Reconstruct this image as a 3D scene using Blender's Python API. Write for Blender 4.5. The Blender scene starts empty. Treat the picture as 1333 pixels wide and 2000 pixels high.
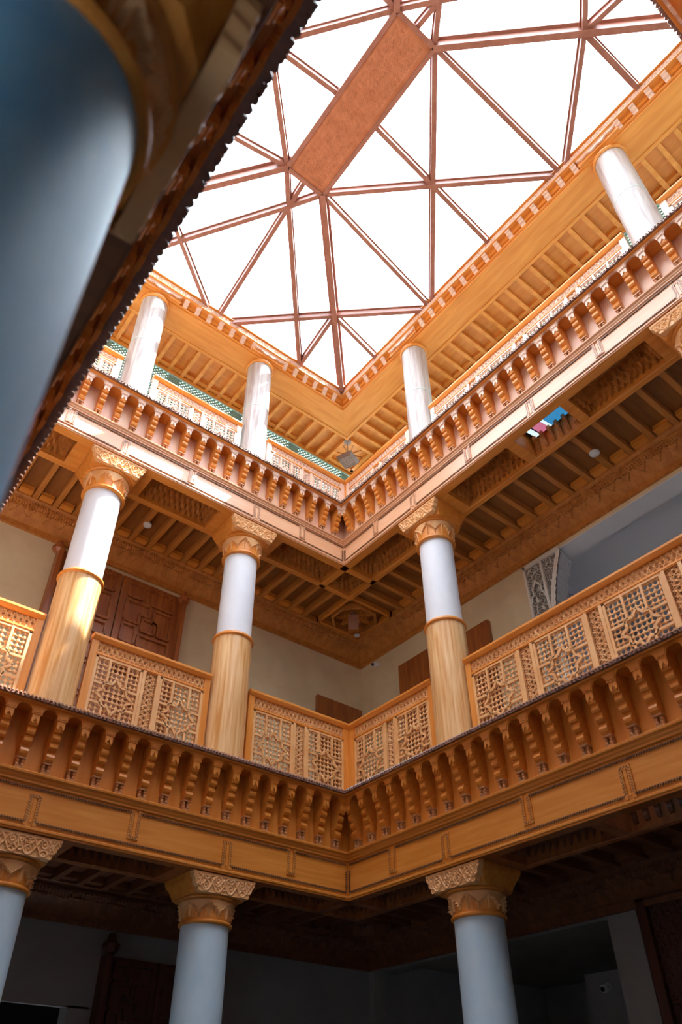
import bpy, math, random
import numpy as np
from mathutils import Vector, Matrix
random.seed(7)
PI = math.pi
sc = bpy.context.scene
COL = sc.collection

# ------------------------------------------------------------ camera, world, sun
FPX = 1438.78
cam_d = bpy.data.cameras.new('camera'); cam = bpy.data.objects.new('camera', cam_d); COL.objects.link(cam)
pitch, yaw, roll = 0.67549, 0.65785, 0.003442
fwd = Vector((math.sin(yaw)*math.cos(pitch), math.cos(yaw)*math.cos(pitch), math.sin(pitch)))
rt = Vector((math.cos(yaw), -math.sin(yaw), 0)); upv = rt.cross(fwd)
rt, upv = rt*math.cos(roll)+upv*math.sin(roll), upv*math.cos(roll)-rt*math.sin(roll)
M = Matrix((rt, upv, -fwd)).transposed().to_4x4(); M.translation = (-5.0784, -6.2190, 1.6)
cam.matrix_world = M
cam_d.sensor_fit = 'VERTICAL'; cam_d.sensor_height = 36.0; cam_d.lens = FPX/2000*36
cam_d.shift_x = 24.45/2000; cam_d.shift_y = 104.81/2000
cam_d.clip_start = 0.02; cam_d.clip_end = 200
cam_d.dof.use_dof = True; cam_d.dof.focus_distance = 9.5; cam_d.dof.aperture_fstop = 1.8
sc.camera = cam
w = bpy.data.worlds.new('sky'); sc.world = w; w.use_nodes = True
bg = w.node_tree.nodes['Background']; bg.inputs[0].default_value = (0.76, 0.88, 1.0, 1); bg.inputs[1].default_value = 3.2
sun_d = bpy.data.lights.new('sun', 'SUN'); sun_d.energy = 7.5; sun_d.angle = 0.009; sun_d.color = (1.0, 0.94, 0.84)
sun = bpy.data.objects.new('sun', sun_d); COL.objects.link(sun)
sdir = Vector((0.51, -0.34, 1.0)).normalized()
sun.rotation_euler = sdir.to_track_quat('Z', 'Y').to_euler(); sun.location = sdir*30
sc.view_settings.view_transform = 'Standard'; sc.view_settings.look = 'None'
sc.view_settings.exposure = 1.88; sc.view_settings.gamma = 1.0; sc.view_settings.use_curve_mapping = False

# ------------------------------------------------------------ materials
def mat(name, col, rough=0.5, metal=0.0, spec=0.5, coat=0.0, var=None, scale=(4, 4, 4), noise=3.0, bump=0.0, bscale=40.0, detail=4.0):
    m = bpy.data.materials.new(name); m.use_nodes = True; nt = m.node_tree; p = nt.nodes['Principled BSDF']
    p.inputs['Base Color'].default_value = (*col, 1); p.inputs['Roughness'].default_value = rough
    p.inputs['Metallic'].default_value = metal; p.inputs['Specular IOR Level'].default_value = spec
    p.inputs['Coat Weight'].default_value = coat; p.inputs['Coat Roughness'].default_value = 0.3
    tc = nt.nodes.new('ShaderNodeTexCoord')
    if var:
        mp = nt.nodes.new('ShaderNodeMapping'); mp.inputs['Scale'].default_value = scale
        nt.links.new(tc.outputs['Object'], mp.inputs['Vector'])
        n = nt.nodes.new('ShaderNodeTexNoise'); n.inputs['Scale'].default_value = noise; n.inputs['Detail'].default_value = detail
        n.inputs['Distortion'].default_value = 0.6
        nt.links.new(mp.outputs[0], n.inputs['Vector'])
        r = nt.nodes.new('ShaderNodeValToRGB'); r.color_ramp.elements[0].position = 0.33; r.color_ramp.elements[1].position = 0.67
        r.color_ramp.elements[0].color = (*var, 1); r.color_ramp.elements[1].color = (*col, 1)
        nt.links.new(n.outputs['Fac'], r.inputs['Fac']); nt.links.new(r.outputs['Color'], p.inputs['Base Color'])
    if bump:
        b = nt.nodes.new('ShaderNodeBump'); b.inputs['Strength'].default_value = bump; b.inputs['Distance'].default_value = 0.01
        n2 = nt.nodes.new('ShaderNodeTexNoise'); n2.inputs['Scale'].default_value = bscale
        nt.links.new(tc.outputs['Object'], n2.inputs['Vector']); nt.links.new(n2.outputs['Fac'], b.inputs['Height'])
        nt.links.new(b.outputs['Normal'], p.inputs['Normal'])
    return m
WC, WV = (0.79, 0.308, 0.056), (0.67, 0.222, 0.028)
M_WOOD = mat('cedar_wood', WC, 0.42, spec=0.4, coat=0.12, var=WV, scale=(0.7, 7, 9), noise=2.2)
M_WOODV = mat('cedar_wood_upright', WC, 0.42, spec=0.4, coat=0.12, var=WV, scale=(9, 9, 0.6), noise=2.2)
M_WOODD = mat('cedar_wood_ceiling', (0.58, 0.222, 0.042), 0.5, coat=0.1, var=(0.44, 0.143, 0.022), scale=(7, 0.8, 7), noise=2.0)
M_CARVE = mat('carved_cedar', (0.82, 0.46, 0.20), 0.5, coat=0.1, var=(0.73, 0.36, 0.13), scale=(2, 2, 2))
M_ROPE = mat('dark_rope_bead', (0.16, 0.07, 0.035), 0.4, coat=0.3, var=(0.30, 0.14, 0.06), scale=(60, 60, 60), noise=2)
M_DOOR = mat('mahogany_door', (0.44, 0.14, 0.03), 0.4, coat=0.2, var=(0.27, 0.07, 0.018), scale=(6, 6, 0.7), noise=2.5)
M_DOORD = mat('shade_darkened_door', (0.085, 0.022, 0.009), 0.5, var=(0.06, 0.014, 0.006), scale=(6, 6, 0.7), noise=2.5)  # ground-floor copy of the door wood, darkened to carry the shade there
M_PALE = mat('sheen_paled_pink_wood', (0.80, 0.55, 0.42), 0.45, coat=0.25, var=(0.72, 0.46, 0.34), scale=(0.8, 7, 9), noise=2.2)  # top-gallery wood; washed-out sky sheen is put into this pale colour
M_FASP = mat('sheen_paled_cedar', (0.76, 0.42, 0.24), 0.38, spec=0.5, coat=0.35, var=(0.70, 0.34, 0.17), scale=(0.7, 7, 9), noise=2.2)  # same cedar as below, sheen of the bright sky mixed into its tone
M_ROSE = mat('sheen_paled_rose_cedar', (0.82, 0.52, 0.33), 0.40, coat=0.3, var=(0.70, 0.36, 0.25), scale=(3, 3, 0.6), noise=2.2)  # backing wood lightened in colour to carry the top gallery's glare
M_ALC = mat('lilac_grey_plaster', (0.70, 0.71, 0.80), 0.8)
M_BACKD = mat('shade_brown_behind_carving', (0.34, 0.135, 0.045), 0.7)  # dark backing that paints the deep shadow behind pierced carving
M_WALNUT = mat('dark_turned_cedar', (0.58, 0.27, 0.11), 0.35, coat=0.3)
M_TILE = mat('glazed_eave_tile', (0.21, 0.11, 0.085), 0.25, coat=0.5, var=(0.29, 0.15, 0.11), scale=(9, 9, 9))
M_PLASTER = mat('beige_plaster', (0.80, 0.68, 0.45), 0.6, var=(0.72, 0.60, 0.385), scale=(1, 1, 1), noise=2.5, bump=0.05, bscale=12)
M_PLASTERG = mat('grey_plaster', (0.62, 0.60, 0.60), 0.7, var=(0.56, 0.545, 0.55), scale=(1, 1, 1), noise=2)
M_PLASTERD = mat('shade_darkened_plaster', (0.27, 0.255, 0.25), 0.8, var=(0.235, 0.22, 0.215), scale=(1, 1, 1), noise=2)  # grey wall colour lowered so the ground floor looks shaded
M_PLASTERM = mat('shade_mid_grey_plaster', (0.30, 0.27, 0.245), 0.8, var=(0.26, 0.235, 0.21), scale=(1, 1, 1), noise=2)  # ground-floor right wall, shade also mixed into its grey
M_WOODDK = mat('shade_darkened_cedar', (0.20, 0.065, 0.02), 0.55, var=(0.13, 0.04, 0.012), scale=(7, 0.8, 7), noise=2.0)  # cedar copy darkened in colour to imitate dim light
M_BRD = mat('shade_brown_ceiling_board', (0.33, 0.12, 0.022), 0.5, coat=0.1, var=(0.24, 0.075, 0.013), scale=(7, 0.8, 7), noise=2.0)  # same cedar as the joists; shade above them painted as darker brown
M_GYPSUM = mat('carved_white_gypsum', (0.80, 0.77, 0.70), 0.7)
M_GYPSUMD = mat('shade_dark_gypsum', (0.20, 0.18, 0.15), 0.8)  # shadow in the fretwork holes, given as a dark ground colour
M_COLW = mat('white_painted_column', (0.78, 0.80, 0.85), 0.5, spec=0.3, var=(0.73, 0.76, 0.83), scale=(3, 3, 1.5), noise=2)
M_COLB = mat('pale_blue_shade_column', (0.58, 0.71, 0.80), 0.5, spec=0.3, var=(0.52, 0.67, 0.79), scale=(3, 3, 1.5), noise=3, detail=6)  # white column; bluish tint of shaded daylight put into the colour
M_MARBLE = mat('streaked_marble', (0.56, 0.52, 0.48), 0.4, coat=0.1, var=(0.33, 0.25, 0.23), scale=(7, 7, 0.5), noise=2.4, detail=6)
M_BAND = mat('grey_green_band', (0.42, 0.50, 0.44), 0.4)
M_COLWOOD = mat('column_cedar_sheath', (0.90, 0.61, 0.31), 0.35, coat=0.2, var=(0.64, 0.28, 0.07), scale=(11, 11, 0.5), noise=2.0, detail=5)
M_SKYL = mat('skylight_cedar', (0.36, 0.14, 0.09), 0.5, coat=0.2, var=(0.28, 0.10, 0.06), scale=(3, 3, 3))
M_GREEN = mat('sage_green_metal', (0.16, 0.30, 0.25), 0.5)
M_GREENL = mat('pale_green_edge', (0.42, 0.55, 0.52), 0.5)
M_PAINT = mat('white_paint', (0.75, 0.76, 0.78), 0.6)
M_FLOOR = mat('stone_floor', (0.13, 0.12, 0.115), 0.5, var=(0.10, 0.095, 0.09))
M_PLASTIC = mat('white_plastic', (0.8, 0.8, 0.8), 0.4)
M_BLACK = mat('black_lens', (0.01, 0.01, 0.012), 0.15)
M_BRONZE = mat('brown_filigree_metal', (0.24, 0.15, 0.115), 0.45, metal=0.4)
M_BRONZEL = mat('pale_filigree_metal', (0.28, 0.18, 0.15), 0.5, metal=0.3)
M_COPPER = mat('copper_lantern', (0.42, 0.20, 0.13), 0.5)
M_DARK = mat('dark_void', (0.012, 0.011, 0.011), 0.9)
def glass_mat():
    m = bpy.data.materials.new('clear_roof_glass'); m.use_nodes = True; nt = m.node_tree
    for n in list(nt.nodes): nt.nodes.remove(n)
    o = nt.nodes.new('ShaderNodeOutputMaterial'); mx = nt.nodes.new('ShaderNodeMixShader'); t = nt.nodes.new('ShaderNodeBsdfTransparent')
    g = nt.nodes.new('ShaderNodeBsdfGlossy'); g.inputs['Roughness'].default_value = 0.03; f = nt.nodes.new('ShaderNodeFresnel'); f.inputs[0].default_value = 1.2
    nt.links.new(f.outputs[0], mx.inputs[0]); nt.links.new(t.outputs[0], mx.inputs[1]); nt.links.new(g.outputs[0], mx.inputs[2]); nt.links.new(mx.outputs[0], o.inputs[0])
    return m
M_GLASS = glass_mat()
def pg(name, c, v, e=0.35):     # painted glass; its own emission imitates light from behind
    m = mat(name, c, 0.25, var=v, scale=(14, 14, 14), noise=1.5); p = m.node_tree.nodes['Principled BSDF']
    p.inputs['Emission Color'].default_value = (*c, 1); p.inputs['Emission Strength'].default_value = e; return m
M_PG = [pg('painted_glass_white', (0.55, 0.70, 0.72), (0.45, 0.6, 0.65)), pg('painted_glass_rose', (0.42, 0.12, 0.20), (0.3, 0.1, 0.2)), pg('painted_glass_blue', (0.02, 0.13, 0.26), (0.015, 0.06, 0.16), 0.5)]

# ------------------------------------------------------------ mesh helpers
class MB:
    def __init__(s): s.v = []; s.f = []
    def add(s, vs, fs):
        n = len(s.v); s.v += [tuple(map(float, q)) for q in vs]; s.f += [tuple(i+n for i in f) for f in fs]; return s
    def box(s, x0, x1, y0, y1, z0, z1):
        x0, x1 = min(x0, x1), max(x0, x1); y0, y1 = min(y0, y1), max(y0, y1); z0, z1 = min(z0, z1), max(z0, z1)
        return s.add([(x0,y0,z0),(x1,y0,z0),(x1,y1,z0),(x0,y1,z0),(x0,y0,z1),(x1,y0,z1),(x1,y1,z1),(x0,y1,z1)],
                     [(0,3,2,1),(4,5,6,7),(0,1,5,4),(1,2,6,5),(2,3,7,6),(3,0,4,7)])
    def prism(s, poly, a, b, axis):
        """poly = list of 2-d points; extruded from a to b along axis ('x': poly=(y,z); 'y': poly=(x,z); 'z': poly=(x,y))"""
        def P(p, t): return (t, p[0], p[1]) if axis == 'x' else ((p[0], t, p[1]) if axis == 'y' else (p[0], p[1], t))
        n = len(poly); vs = [P(p, a) for p in poly]+[P(p, b) for p in poly]
        fs = [tuple(range(n)), tuple(range(2*n-1, n-1, -1))]+[(i, (i+1) % n, n+(i+1) % n, n+i) for i in range(n)]
        return s.add(vs, fs)
    def sweep(s, prof, s0, s1, m0=0.0, m1=0.0, sg=1):
        """profile (d, z) swept along s, local x = sg*s; ends mitred: s0 - m0*d, s1 + m1*d"""
        n = len(prof); vs = [(sg*(s0-m0*d), d, z) for d, z in prof]+[(sg*(s1+m1*d), d, z) for d, z in prof]
        fs = [tuple(range(n)), tuple(range(2*n-1, n-1, -1))]+[(i, (i+1) % n, n+(i+1) % n, n+i) for i in range(n)]
        return s.add(vs, fs)
    def lathe(s, prof, seg=24, c=(0, 0), cap=True):
        n = len(prof); vs = []; fs = []
        for r, z in prof:
            for k in range(seg):
                a = 2*PI*k/seg; vs.append((c[0]+r*math.cos(a), c[1]+r*math.sin(a), z))
        for i in range(n-1):
            for k in range(seg):
                k2 = (k+1) % seg; fs.append((i*seg+k, i*seg+k2, (i+1)*seg+k2, (i+1)*seg+k))
        if cap: fs.append(tuple(reversed(range(seg)))); fs.append(tuple(range((n-1)*seg, n*seg)))
        return s.add(vs, fs)
    def bar(s, p, q, wd, hg, up=(0, 0, 1)):
        p, q = Vector(p), Vector(q); a = (q-p).normalized(); u = Vector(up); sd = a.cross(u).normalized(); u = sd.cross(a)
        vs = [b+sd*x+u*y for b in (p, q) for x, y in ((-wd/2, -hg/2), (wd/2, -hg/2), (wd/2, hg/2), (-wd/2, hg/2))]
        return s.add(vs, [(0,1,2,3),(7,6,5,4),(0,4,5,1),(1,5,6,2),(2,6,7,3),(3,7,4,0)])
    def tube(s, pts, r, seg=6, closed=False):
        pts = [Vector(p) for p in pts]; n = len(pts); vs = []; fs = []
        for i, p in enumerate(pts):
            a = (pts[(i+1) % n] if (closed or i < n-1) else p)-(pts[i-1] if (closed or i) else p); a.normalize()
            u = a.cross(Vector((0.13, 0.21, 0.97))).normalized(); v = a.cross(u)
            for k in range(seg):
                t = 2*PI*k/seg; vs.append(p+u*(r*math.cos(t))+v*(r*math.sin(t)))
        m = n if closed else n-1
        for i in range(m):
            for k in range(seg):
                j = (i+1) % n; fs.append((i*seg+k, i*seg+(k+1) % seg, j*seg+(k+1) % seg, j*seg+k))
        return s.add(vs, fs)
    def grid(s, P, keep=None):
        """P: array (n, m, 3)"""
        n, m, _ = P.shape; base = len(s.v); s.v += [tuple(q) for q in P.reshape(-1, 3).tolist()]
        for i in range(n-1):
            for j in range(m-1):
                if keep is not None and not keep[i, j]: continue
                a = base+i*m+j; s.f.append((a, a+1, a+m+1, a+m))
        return s
    def strip(s, xs, zlo, zhi, y0, y1):
        """board with a shaped lower edge: columns at xs from zlo[i] to zhi, thickness y0..y1"""
        n = len(xs); vs = []
        for x, zl in zip(xs, zlo): vs += [(x, y0, zl), (x, y0, zhi), (x, y1, zl), (x, y1, zhi)]
        fs = []
        for i in range(n-1):
            a, b = 4*i, 4*(i+1)
            fs += [(a, b, b+1, a+1), (a+2, a+3, b+3, b+2), (a, a+2, b+2, b), (a+1, b+1, b+3, a+3)]
        fs += [(0, 1, 3, 2), (4*n-4, 4*n-2, 4*n-1, 4*n-3)]
        return s.add(vs, fs)
    def mesh(s, name, m, smooth=False):
        me = bpy.data.meshes.new(name); me.from_pydata(s.v, [], s.f)
        me.materials.append(m)
        if smooth: me.polygons.foreach_set('use_smooth', [True]*len(me.polygons))
        me.update(); return me
    def obj(s, name, m, parent=None, smooth=False, **kw):
        o = bpy.data.objects.new(name, s.mesh(name, m, smooth)); COL.objects.link(o)
        if parent is not None: o.parent = parent
        for k, v in kw.items(): o[k] = v
        return o
def inst(o, parent=None, loc=None, rot=None):
    c = o.copy(); COL.objects.link(c)
    if parent is not None: c.parent = parent
    if loc is not None: c.location = loc
    if rot is not None: c.rotation_euler = rot
    return c
def tree(o, parent=None, **kw):
    c = o.copy(); COL.objects.link(c); c.parent = parent
    for ch in list(o.children): tree(ch, c)
    for k, v in kw.items(): c[k] = v
    return c
def empty(name, label, cat, loc=(0, 0, 0), rz=0.0, group=None, kind=None):
    o = bpy.data.objects.new(name, None); COL.objects.link(o); o.location = loc; o.rotation_euler = (0, 0, rz); o.empty_display_size = 0.1
    if label: o['label'] = label
    G = {'gallery_beam': 'carved gallery beams', 'bracket_cornice': 'bracket cornices under the balustrades', 'column': 'gallery columns', 'balustrade': 'carved lattice balustrades', 'roof_eave': 'roof eaves around the skylight', 'lattice_screen': 'green lattice screens', 'smoke_detector': 'ceiling smoke detectors', 'security_camera': 'security cameras', 'star_coffer': 'star coffers'}
    if label and name in G: o['group'] = G[name]
    if cat: o['category'] = cat
    if group: o['group'] = group
    if kind: o['kind'] = kind
    return o
def smooth_auto(o, ang=35):
    me = o.data; me.polygons.foreach_set('use_smooth', [True]*len(me.polygons))
    me.set_sharp_from_angle(angle=math.radians(ang))
    return o

# relief patterns, 0..1 ---------------------------------------------------------
def ridge(d, w): return np.clip(1.25-np.abs(d)/w, 0, 1)
def arabesque(u, v, P=0.13, H=0.12):
    """crossing scrolls with curls and buds; u along, v in 0..H"""
    x = u/P*2*PI; y = (v/H-0.5)*2
    w = 0.17
    a = ridge(y-0.62*np.sin(x), w*1.25)
    b = ridge(y+0.62*np.sin(x), w*1.25)
    r = np.zeros_like(a)
    fx = (u/P) % 0.5; fx = np.minimum(fx, 0.5-fx)*P
    yy = y*H/2
    for cx, cy, rad in ((0.25*P, 0.0, 0.17*P),):
        d = np.hypot(fx-cx, yy-cy); r = np.maximum(r, ridge(d-rad, 0.045*P))
    d = np.hypot(fx, np.abs(yy)-0.30*H); r = np.maximum(r, ridge(d-0.10*P, 0.045*P))
    d = np.hypot(fx-0.25*P, np.abs(yy)-0.42*H); r = np.maximum(r, ridge(d-0.05*P, 0.05*P))
    return np.maximum.reduce([a, b, r])
def scroll(u, v, H=0.18, P=0.26):
    y = v-H/2; x = (u+P*8) % P-P/2; mirror = np.where(((u+P*8)//P) % 2 > 0, 1, -1)
    r_ = np.zeros_like(u)
    for cx, cy, sg_ in ((-0.068, 0.022, 1), (0.068, -0.022, -1), (-0.068+P/2*0, -0.050, -1), (0.068, 0.050, 1), (0.0, 0.0, 1)):
        dx, dy = x-cx, (y-cy*1.0)*mirror; d = np.hypot(dx, dy); th = np.arctan2(dy, dx)*sg_
        sp = ((d/0.024-th/(2*PI)) % 1)-0.5; r_ = np.maximum(r_, ridge(sp, 0.32)*(d < 0.044))
    a = ridge(y-0.060*np.sin(2*PI*u/P), 0.013); b = ridge(y+0.060*np.sin(2*PI*u/P), 0.013)
    return np.maximum.reduce([a, b, r_*0.85])
def panelstar(u, v, p=0.11):
    """eight-fold interlace for the carved gypsum"""
    x, y = u/p*2*PI, v/p*2*PI
    a = np.cos(x)+np.cos(y)+np.cos((x+y)*0.7071)+np.cos((x-y)*0.7071)
    b = np.cos(2*x)*np.cos(2*y)
    return np.clip(ridge(a-0.6, 0.55)+ridge(b-0.55, 0.18)*0.8, 0, 1)
def relief_band(mb, x0, x1, z0, z1, y, depth, fn, step=0.007, sg=1, slope=0.0):
    nx = max(3, int(abs(x1-x0)/step)); nz = max(3, int((z1-z0)/step))
    X, Z = np.meshgrid(np.linspace(x0, x1, nx), np.linspace(z0, z1, nz), indexing='ij')
    h = fn(np.abs(X), Z-z0)
    Y = y-depth*h+slope*(z1-Z)
    mb.grid(np.stack([sg*X, Y, Z], -1), np.maximum.reduce([h[:-1, :-1], h[1:, :-1], h[:-1, 1:], h[1:, 1:]]) > 0.22); return mb

def remap(t, xs, ys, seen=None):
    seen = set() if seen is None else seen
    for o in t.children:
        if o.data and o.data.name not in seen:
            seen.add(o.data.name); me = o.data; n = len(me.vertices); a = np.empty(n*3, dtype=np.float32); me.vertices.foreach_get('co', a)
            a = a.reshape(-1, 3); a[:, 2] = np.interp(a[:, 2], xs, ys); me.vertices.foreach_set('co', a.ravel()); me.update()
        remap(o, xs, ys, seen)
H_IN = [-5, 0, 0.475, 1.062, 1.14, 6]
H_OUT = {1: [-5, 0, 0.475, 1.020, 1.090, 6], 2: [-5, 0, 0.415, 0.935, 1.005, 6]}
# ------------------------------------------------------------ layout numbers
WA, LB = 4.84, 6.60            # courtyard size along x and y
COLS = {'A': [1.46, 3.36], 'B': [1.45, 5.15], 'C': [1.45, 5.39], 'D': [1.46, 3.36]}
DCOL = {'A': 0.31, 'B': 0.31, 'C': 0.335, 'D': 0.31}
LEN = {'A': WA, 'B': LB, 'C': LB, 'D': WA}
SG = {'A': -1, 'B': 1, 'C': -1, 'D': 1}
ORI = {'A': ((0, 0, 0), 0.0), 'B': ((0, 0, 0), -PI/2), 'C': ((-WA-0.035, 0, 0), PI/2), 'D': ((0, -LB, 0), PI)}
B1, B2, RZ = 3.634, 8.034, 11.60   # beam undersides of the two galleries, roof soffit
WD = 1.75                          # gallery depth to the wall
SIDE = {'A': 'left rear wall side', 'B': 'right side', 'C': 'near left side', 'D': 'near right side'}
def face(side, name, label, cat, z, **kw):
    (x, y, _), rz = ORI[side]
    return empty(name, label, cat, (x, y, z), rz, **kw)

# ------------------------------------------------------------ setting: floor, walls
def struct(mb, name, m, parent=None, **kw):
    o = mb.obj(name, m, parent, **kw)
    if parent is None: o['kind'] = 'structure'
    return o
OX0, OX1, OY0, OY1 = -WA-WD, WD, -LB-WD, WD
struct(MB().box(OX0-0.3, 6, OY0-0.3, OY1+0.3, -0.2, 0), 'floor', M_FLOOR)
# wall behind the left gallery (side A) : door openings are surface mounted leaves
wa = MB(); wa.box(OX0-0.2, -3.05, WD, WD+0.2, 0, 4.2); wa.box(-2.06, OX1+4, WD, WD+0.2, 0, 4.2); wa.box(-3.05, -2.06, WD, WD+0.2, 2.72, 4.2)
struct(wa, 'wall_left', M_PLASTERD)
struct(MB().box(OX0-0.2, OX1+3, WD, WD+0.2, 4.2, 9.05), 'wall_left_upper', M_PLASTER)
# dark doorway on the ground floor with pale reveal
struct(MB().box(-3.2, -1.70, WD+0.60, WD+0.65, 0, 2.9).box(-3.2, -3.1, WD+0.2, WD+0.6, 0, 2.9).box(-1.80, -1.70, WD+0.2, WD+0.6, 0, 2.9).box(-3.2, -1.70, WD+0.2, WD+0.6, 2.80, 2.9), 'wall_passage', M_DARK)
struct(MB().box(-2.07, -1.86, WD-0.012, WD, 0, 2.72).box(-3.0, -1.86, WD-0.012, WD, 2.70, 2.755), 'trim_1', M_PLASTERD)
# wall behind right gallery (side B), ground: lintel, pier, carved wood panel beyond
wb = MB(); wb.box(WD, WD+0.2, 1.68, WD, 0, 4.2); wb.box(WD, WD+0.2, -1.80, 1.68, 3.57, 4.2); wb.box(WD, WD+0.30, -2.12, -1.80, 0, 4.2); wb.box(WD, WD+0.2, OY0-0.2, -2.12, 3.60, 4.2)
wb.box(WD+0.10, WD+0.25, OY0-0.2, -2.12, 0, 3.6)
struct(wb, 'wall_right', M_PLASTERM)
rb = MB(); rb.box(5.2, 5.3, -2.12, WD+0.2, 0, 3.9); rb.box(WD+0.2, 5.3, -1.95, -1.9, 0, 3.4); rb.box(3.2, 3.4, -2.0, -0.4, 0, 3.25)
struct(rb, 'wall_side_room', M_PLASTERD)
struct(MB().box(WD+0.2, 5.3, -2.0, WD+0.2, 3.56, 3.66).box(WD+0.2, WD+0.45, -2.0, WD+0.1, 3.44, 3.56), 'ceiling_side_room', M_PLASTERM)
wb2 = MB(); wb2.box(WD, WD+0.2, -1.72, WD, 4.2, 9.05); wb2.box(WD, WD+0.2, OY0-0.2, -1.72, 7.76, 9.05); wb2.box(WD, WD+0.2, OY0-0.2, -1.72, 4.2, 4.74)
struct(wb2, 'wall_right_upper', M_PLASTER)
rb2 = MB(); rb2.box(4.6, 4.7, OY0, 0.2, 4.6, 8.2); rb2.box(WD+0.2, 4.6, -1.72, -1.55, 4.6, 8.2); rb2.box(WD+0.2, 4.7, OY0-0.2, OY0, 4.6, 8.2)
struct(rb2, 'wall_alcove', M_ALC)
struct(MB().box(WD-0.002, WD+0.32, OY0, -1.72, 7.745, 7.759).box(WD+0.32, 4.7, OY0, -1.72, 7.92, 7.98).box(WD+0.31, WD+0.33, OY0, -1.72, 7.745, 7.95), 'ceiling_alcove', M_PAINT)
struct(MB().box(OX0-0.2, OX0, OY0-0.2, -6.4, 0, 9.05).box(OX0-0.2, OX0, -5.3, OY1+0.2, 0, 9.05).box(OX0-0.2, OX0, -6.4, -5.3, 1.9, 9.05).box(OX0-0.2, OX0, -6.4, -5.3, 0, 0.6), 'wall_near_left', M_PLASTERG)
w1 = struct(MB().box(OX0-0.14, OX0-0.06, -6.4, -6.34, 0.6, 1.9).box(OX0-0.14, OX0-0.06, -5.36, -5.3, 0.6, 1.9).box(OX0-0.14, OX0-0.06, -6.4, -5.3, 1.84, 1.9).box(OX0-0.14, OX0-0.06, -6.4, -5.3, 0.6, 0.66).box(OX0-0.13, OX0-0.07, -5.92, -5.88, 0.6, 1.9), 'added_fill_window_1', M_DOORD)  # added, unseen window that brings daylight onto the foreground column
MB().box(OX0-0.105, OX0-0.095, -6.34, -5.36, 0.66, 1.84).obj('pane', M_GLASS, w1)
struct(MB().box(OX0-0.2, 5, OY0-0.2, OY0, 0, 9.05), 'wall_near_right', M_PLASTERG)
struct(MB().box(5.3, 5.5, OY0-0.2, OY1+0.2, 0, 9.05), 'wall_far_right', M_PLASTERG)

struct(MB().box(WD+0.2, 14, -18, 12, 8.95, 9.05).box(-18, OX0-0.2, -18, 12, 8.95, 9.05).box(OX0-0.2, WD+0.2, WD+0.2, 12, 8.95, 9.05).box(OX0-0.2, WD+0.2, -18, OY0-0.2, 8.95, 9.05), 'floor_added_bounce', mat('pale_bounce_floor', (0.72, 0.66, 0.58), 0.8))  # added unseen floor that bounces sun up onto the roof ceilings

# ------------------------------------------------------------ gallery beams (fascia + coffered soffit)
def rope(mb, pts, r=0.009):
    for a, b in zip(pts[:-1], pts[1:]):
        a, b = Vector(a), Vector(b); L = (b-a).length; n = max(1, int(L/0.022)); d = (b-a)/n; u = d.normalized()
        for i in range(n):     # short slanted beads
            c = a+d*(i+0.5); sx = u*0.008; up = Vector((0, 0, 1)) if abs(u.z) < 0.5 else Vector((1, 0, 0))
            p, q = c-sx-up*r, c+sx+up*r
            mb.bar(p+Vector((0, 0, 0)), q, 0.009, 0.016, (0, 1, 0))
def muqarnas(mb, x0, x1, y0, y1, z, H=0.28, sg=1, p=0.078):
    nx = max(8, int((x1-x0)/0.0125)); ny = int((y1-y0)/0.0125)
    X, Y = np.meshgrid(np.linspace(x0, x1, nx), np.linspace(y0, y1, ny), indexing='ij')
    ex = np.minimum(X-x0, x1-X); ey = np.minimum(Y-y0, y1-Y)
    t = np.minimum(ex, ey); along = np.where(ex < ey, Y, X)
    k = np.floor(t/0.052); fr = t/0.052-k
    cell = np.abs(((along/p+0.5*(k % 2)) % 1)-0.5)*2          # 0 centre of niche, 1 at the cusp
    cell2 = np.abs(((X/p) % 1)-0.5)+np.abs(((Y/p) % 1)-0.5)
    Zv = np.minimum(k, 3)*0.075+0.085*np.clip(1-cell**1.3-(1-fr)*0.6, -0.3, 1)-0.05*(cell > 0.75)*(fr > 0.45)
    Zv = np.where(k >= 3, 3*0.075+0.06*cell2, Zv)
    Zv = np.clip(z+0.095+Zv*H/0.32, z+0.05, z+H+0.05)
    Zv[0, :] = Zv[-1, :] = z+0.33; Zv[:, 0] = Zv[:, -1] = z+0.33
    # widen the hidden border so that the sides of the coffer close
    mb.grid(np.stack([sg*X, Y, Zv], -1)); return mb
COFF = {'A': [(0.0, 0.96, 'm'), (1.93, 2.90, 'm'), (3.86, 4.84, 'm')],
        'B': [(0.0, 0.98, 'm'), (1.91, 2.87, 'm'), (2.99, 3.64, 'o'), (3.75, 4.70, 'm'), (5.62, 6.60, 'm')],
        'C': [(0.0, 0.98, 'm'), (1.91, 2.87, 'm'), (2.99, 3.64, 'm'), (3.75, 4.70, 'm'), (5.85, 6.60, 'm')],
        'D': [(0.0, 0.96, 'm'), (1.93, 2.90, 'm'), (3.86, 4.84, 'm')]}
DIV = {'A': [(0.735, 'h'), (1.475, 'u'), (2.44, 'h'), (3.34, 'u'), (4.03, 'h')],
       'B': [(0.70, 'h'), (1.43, 'u'), (2.40, 'h'), (3.36, 'u'), (4.29, 'h'), (5.21, 'u'), (5.9, 'h')]}
DIV['C'] = DIV['B']; DIV['D'] = DIV['A']
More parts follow.
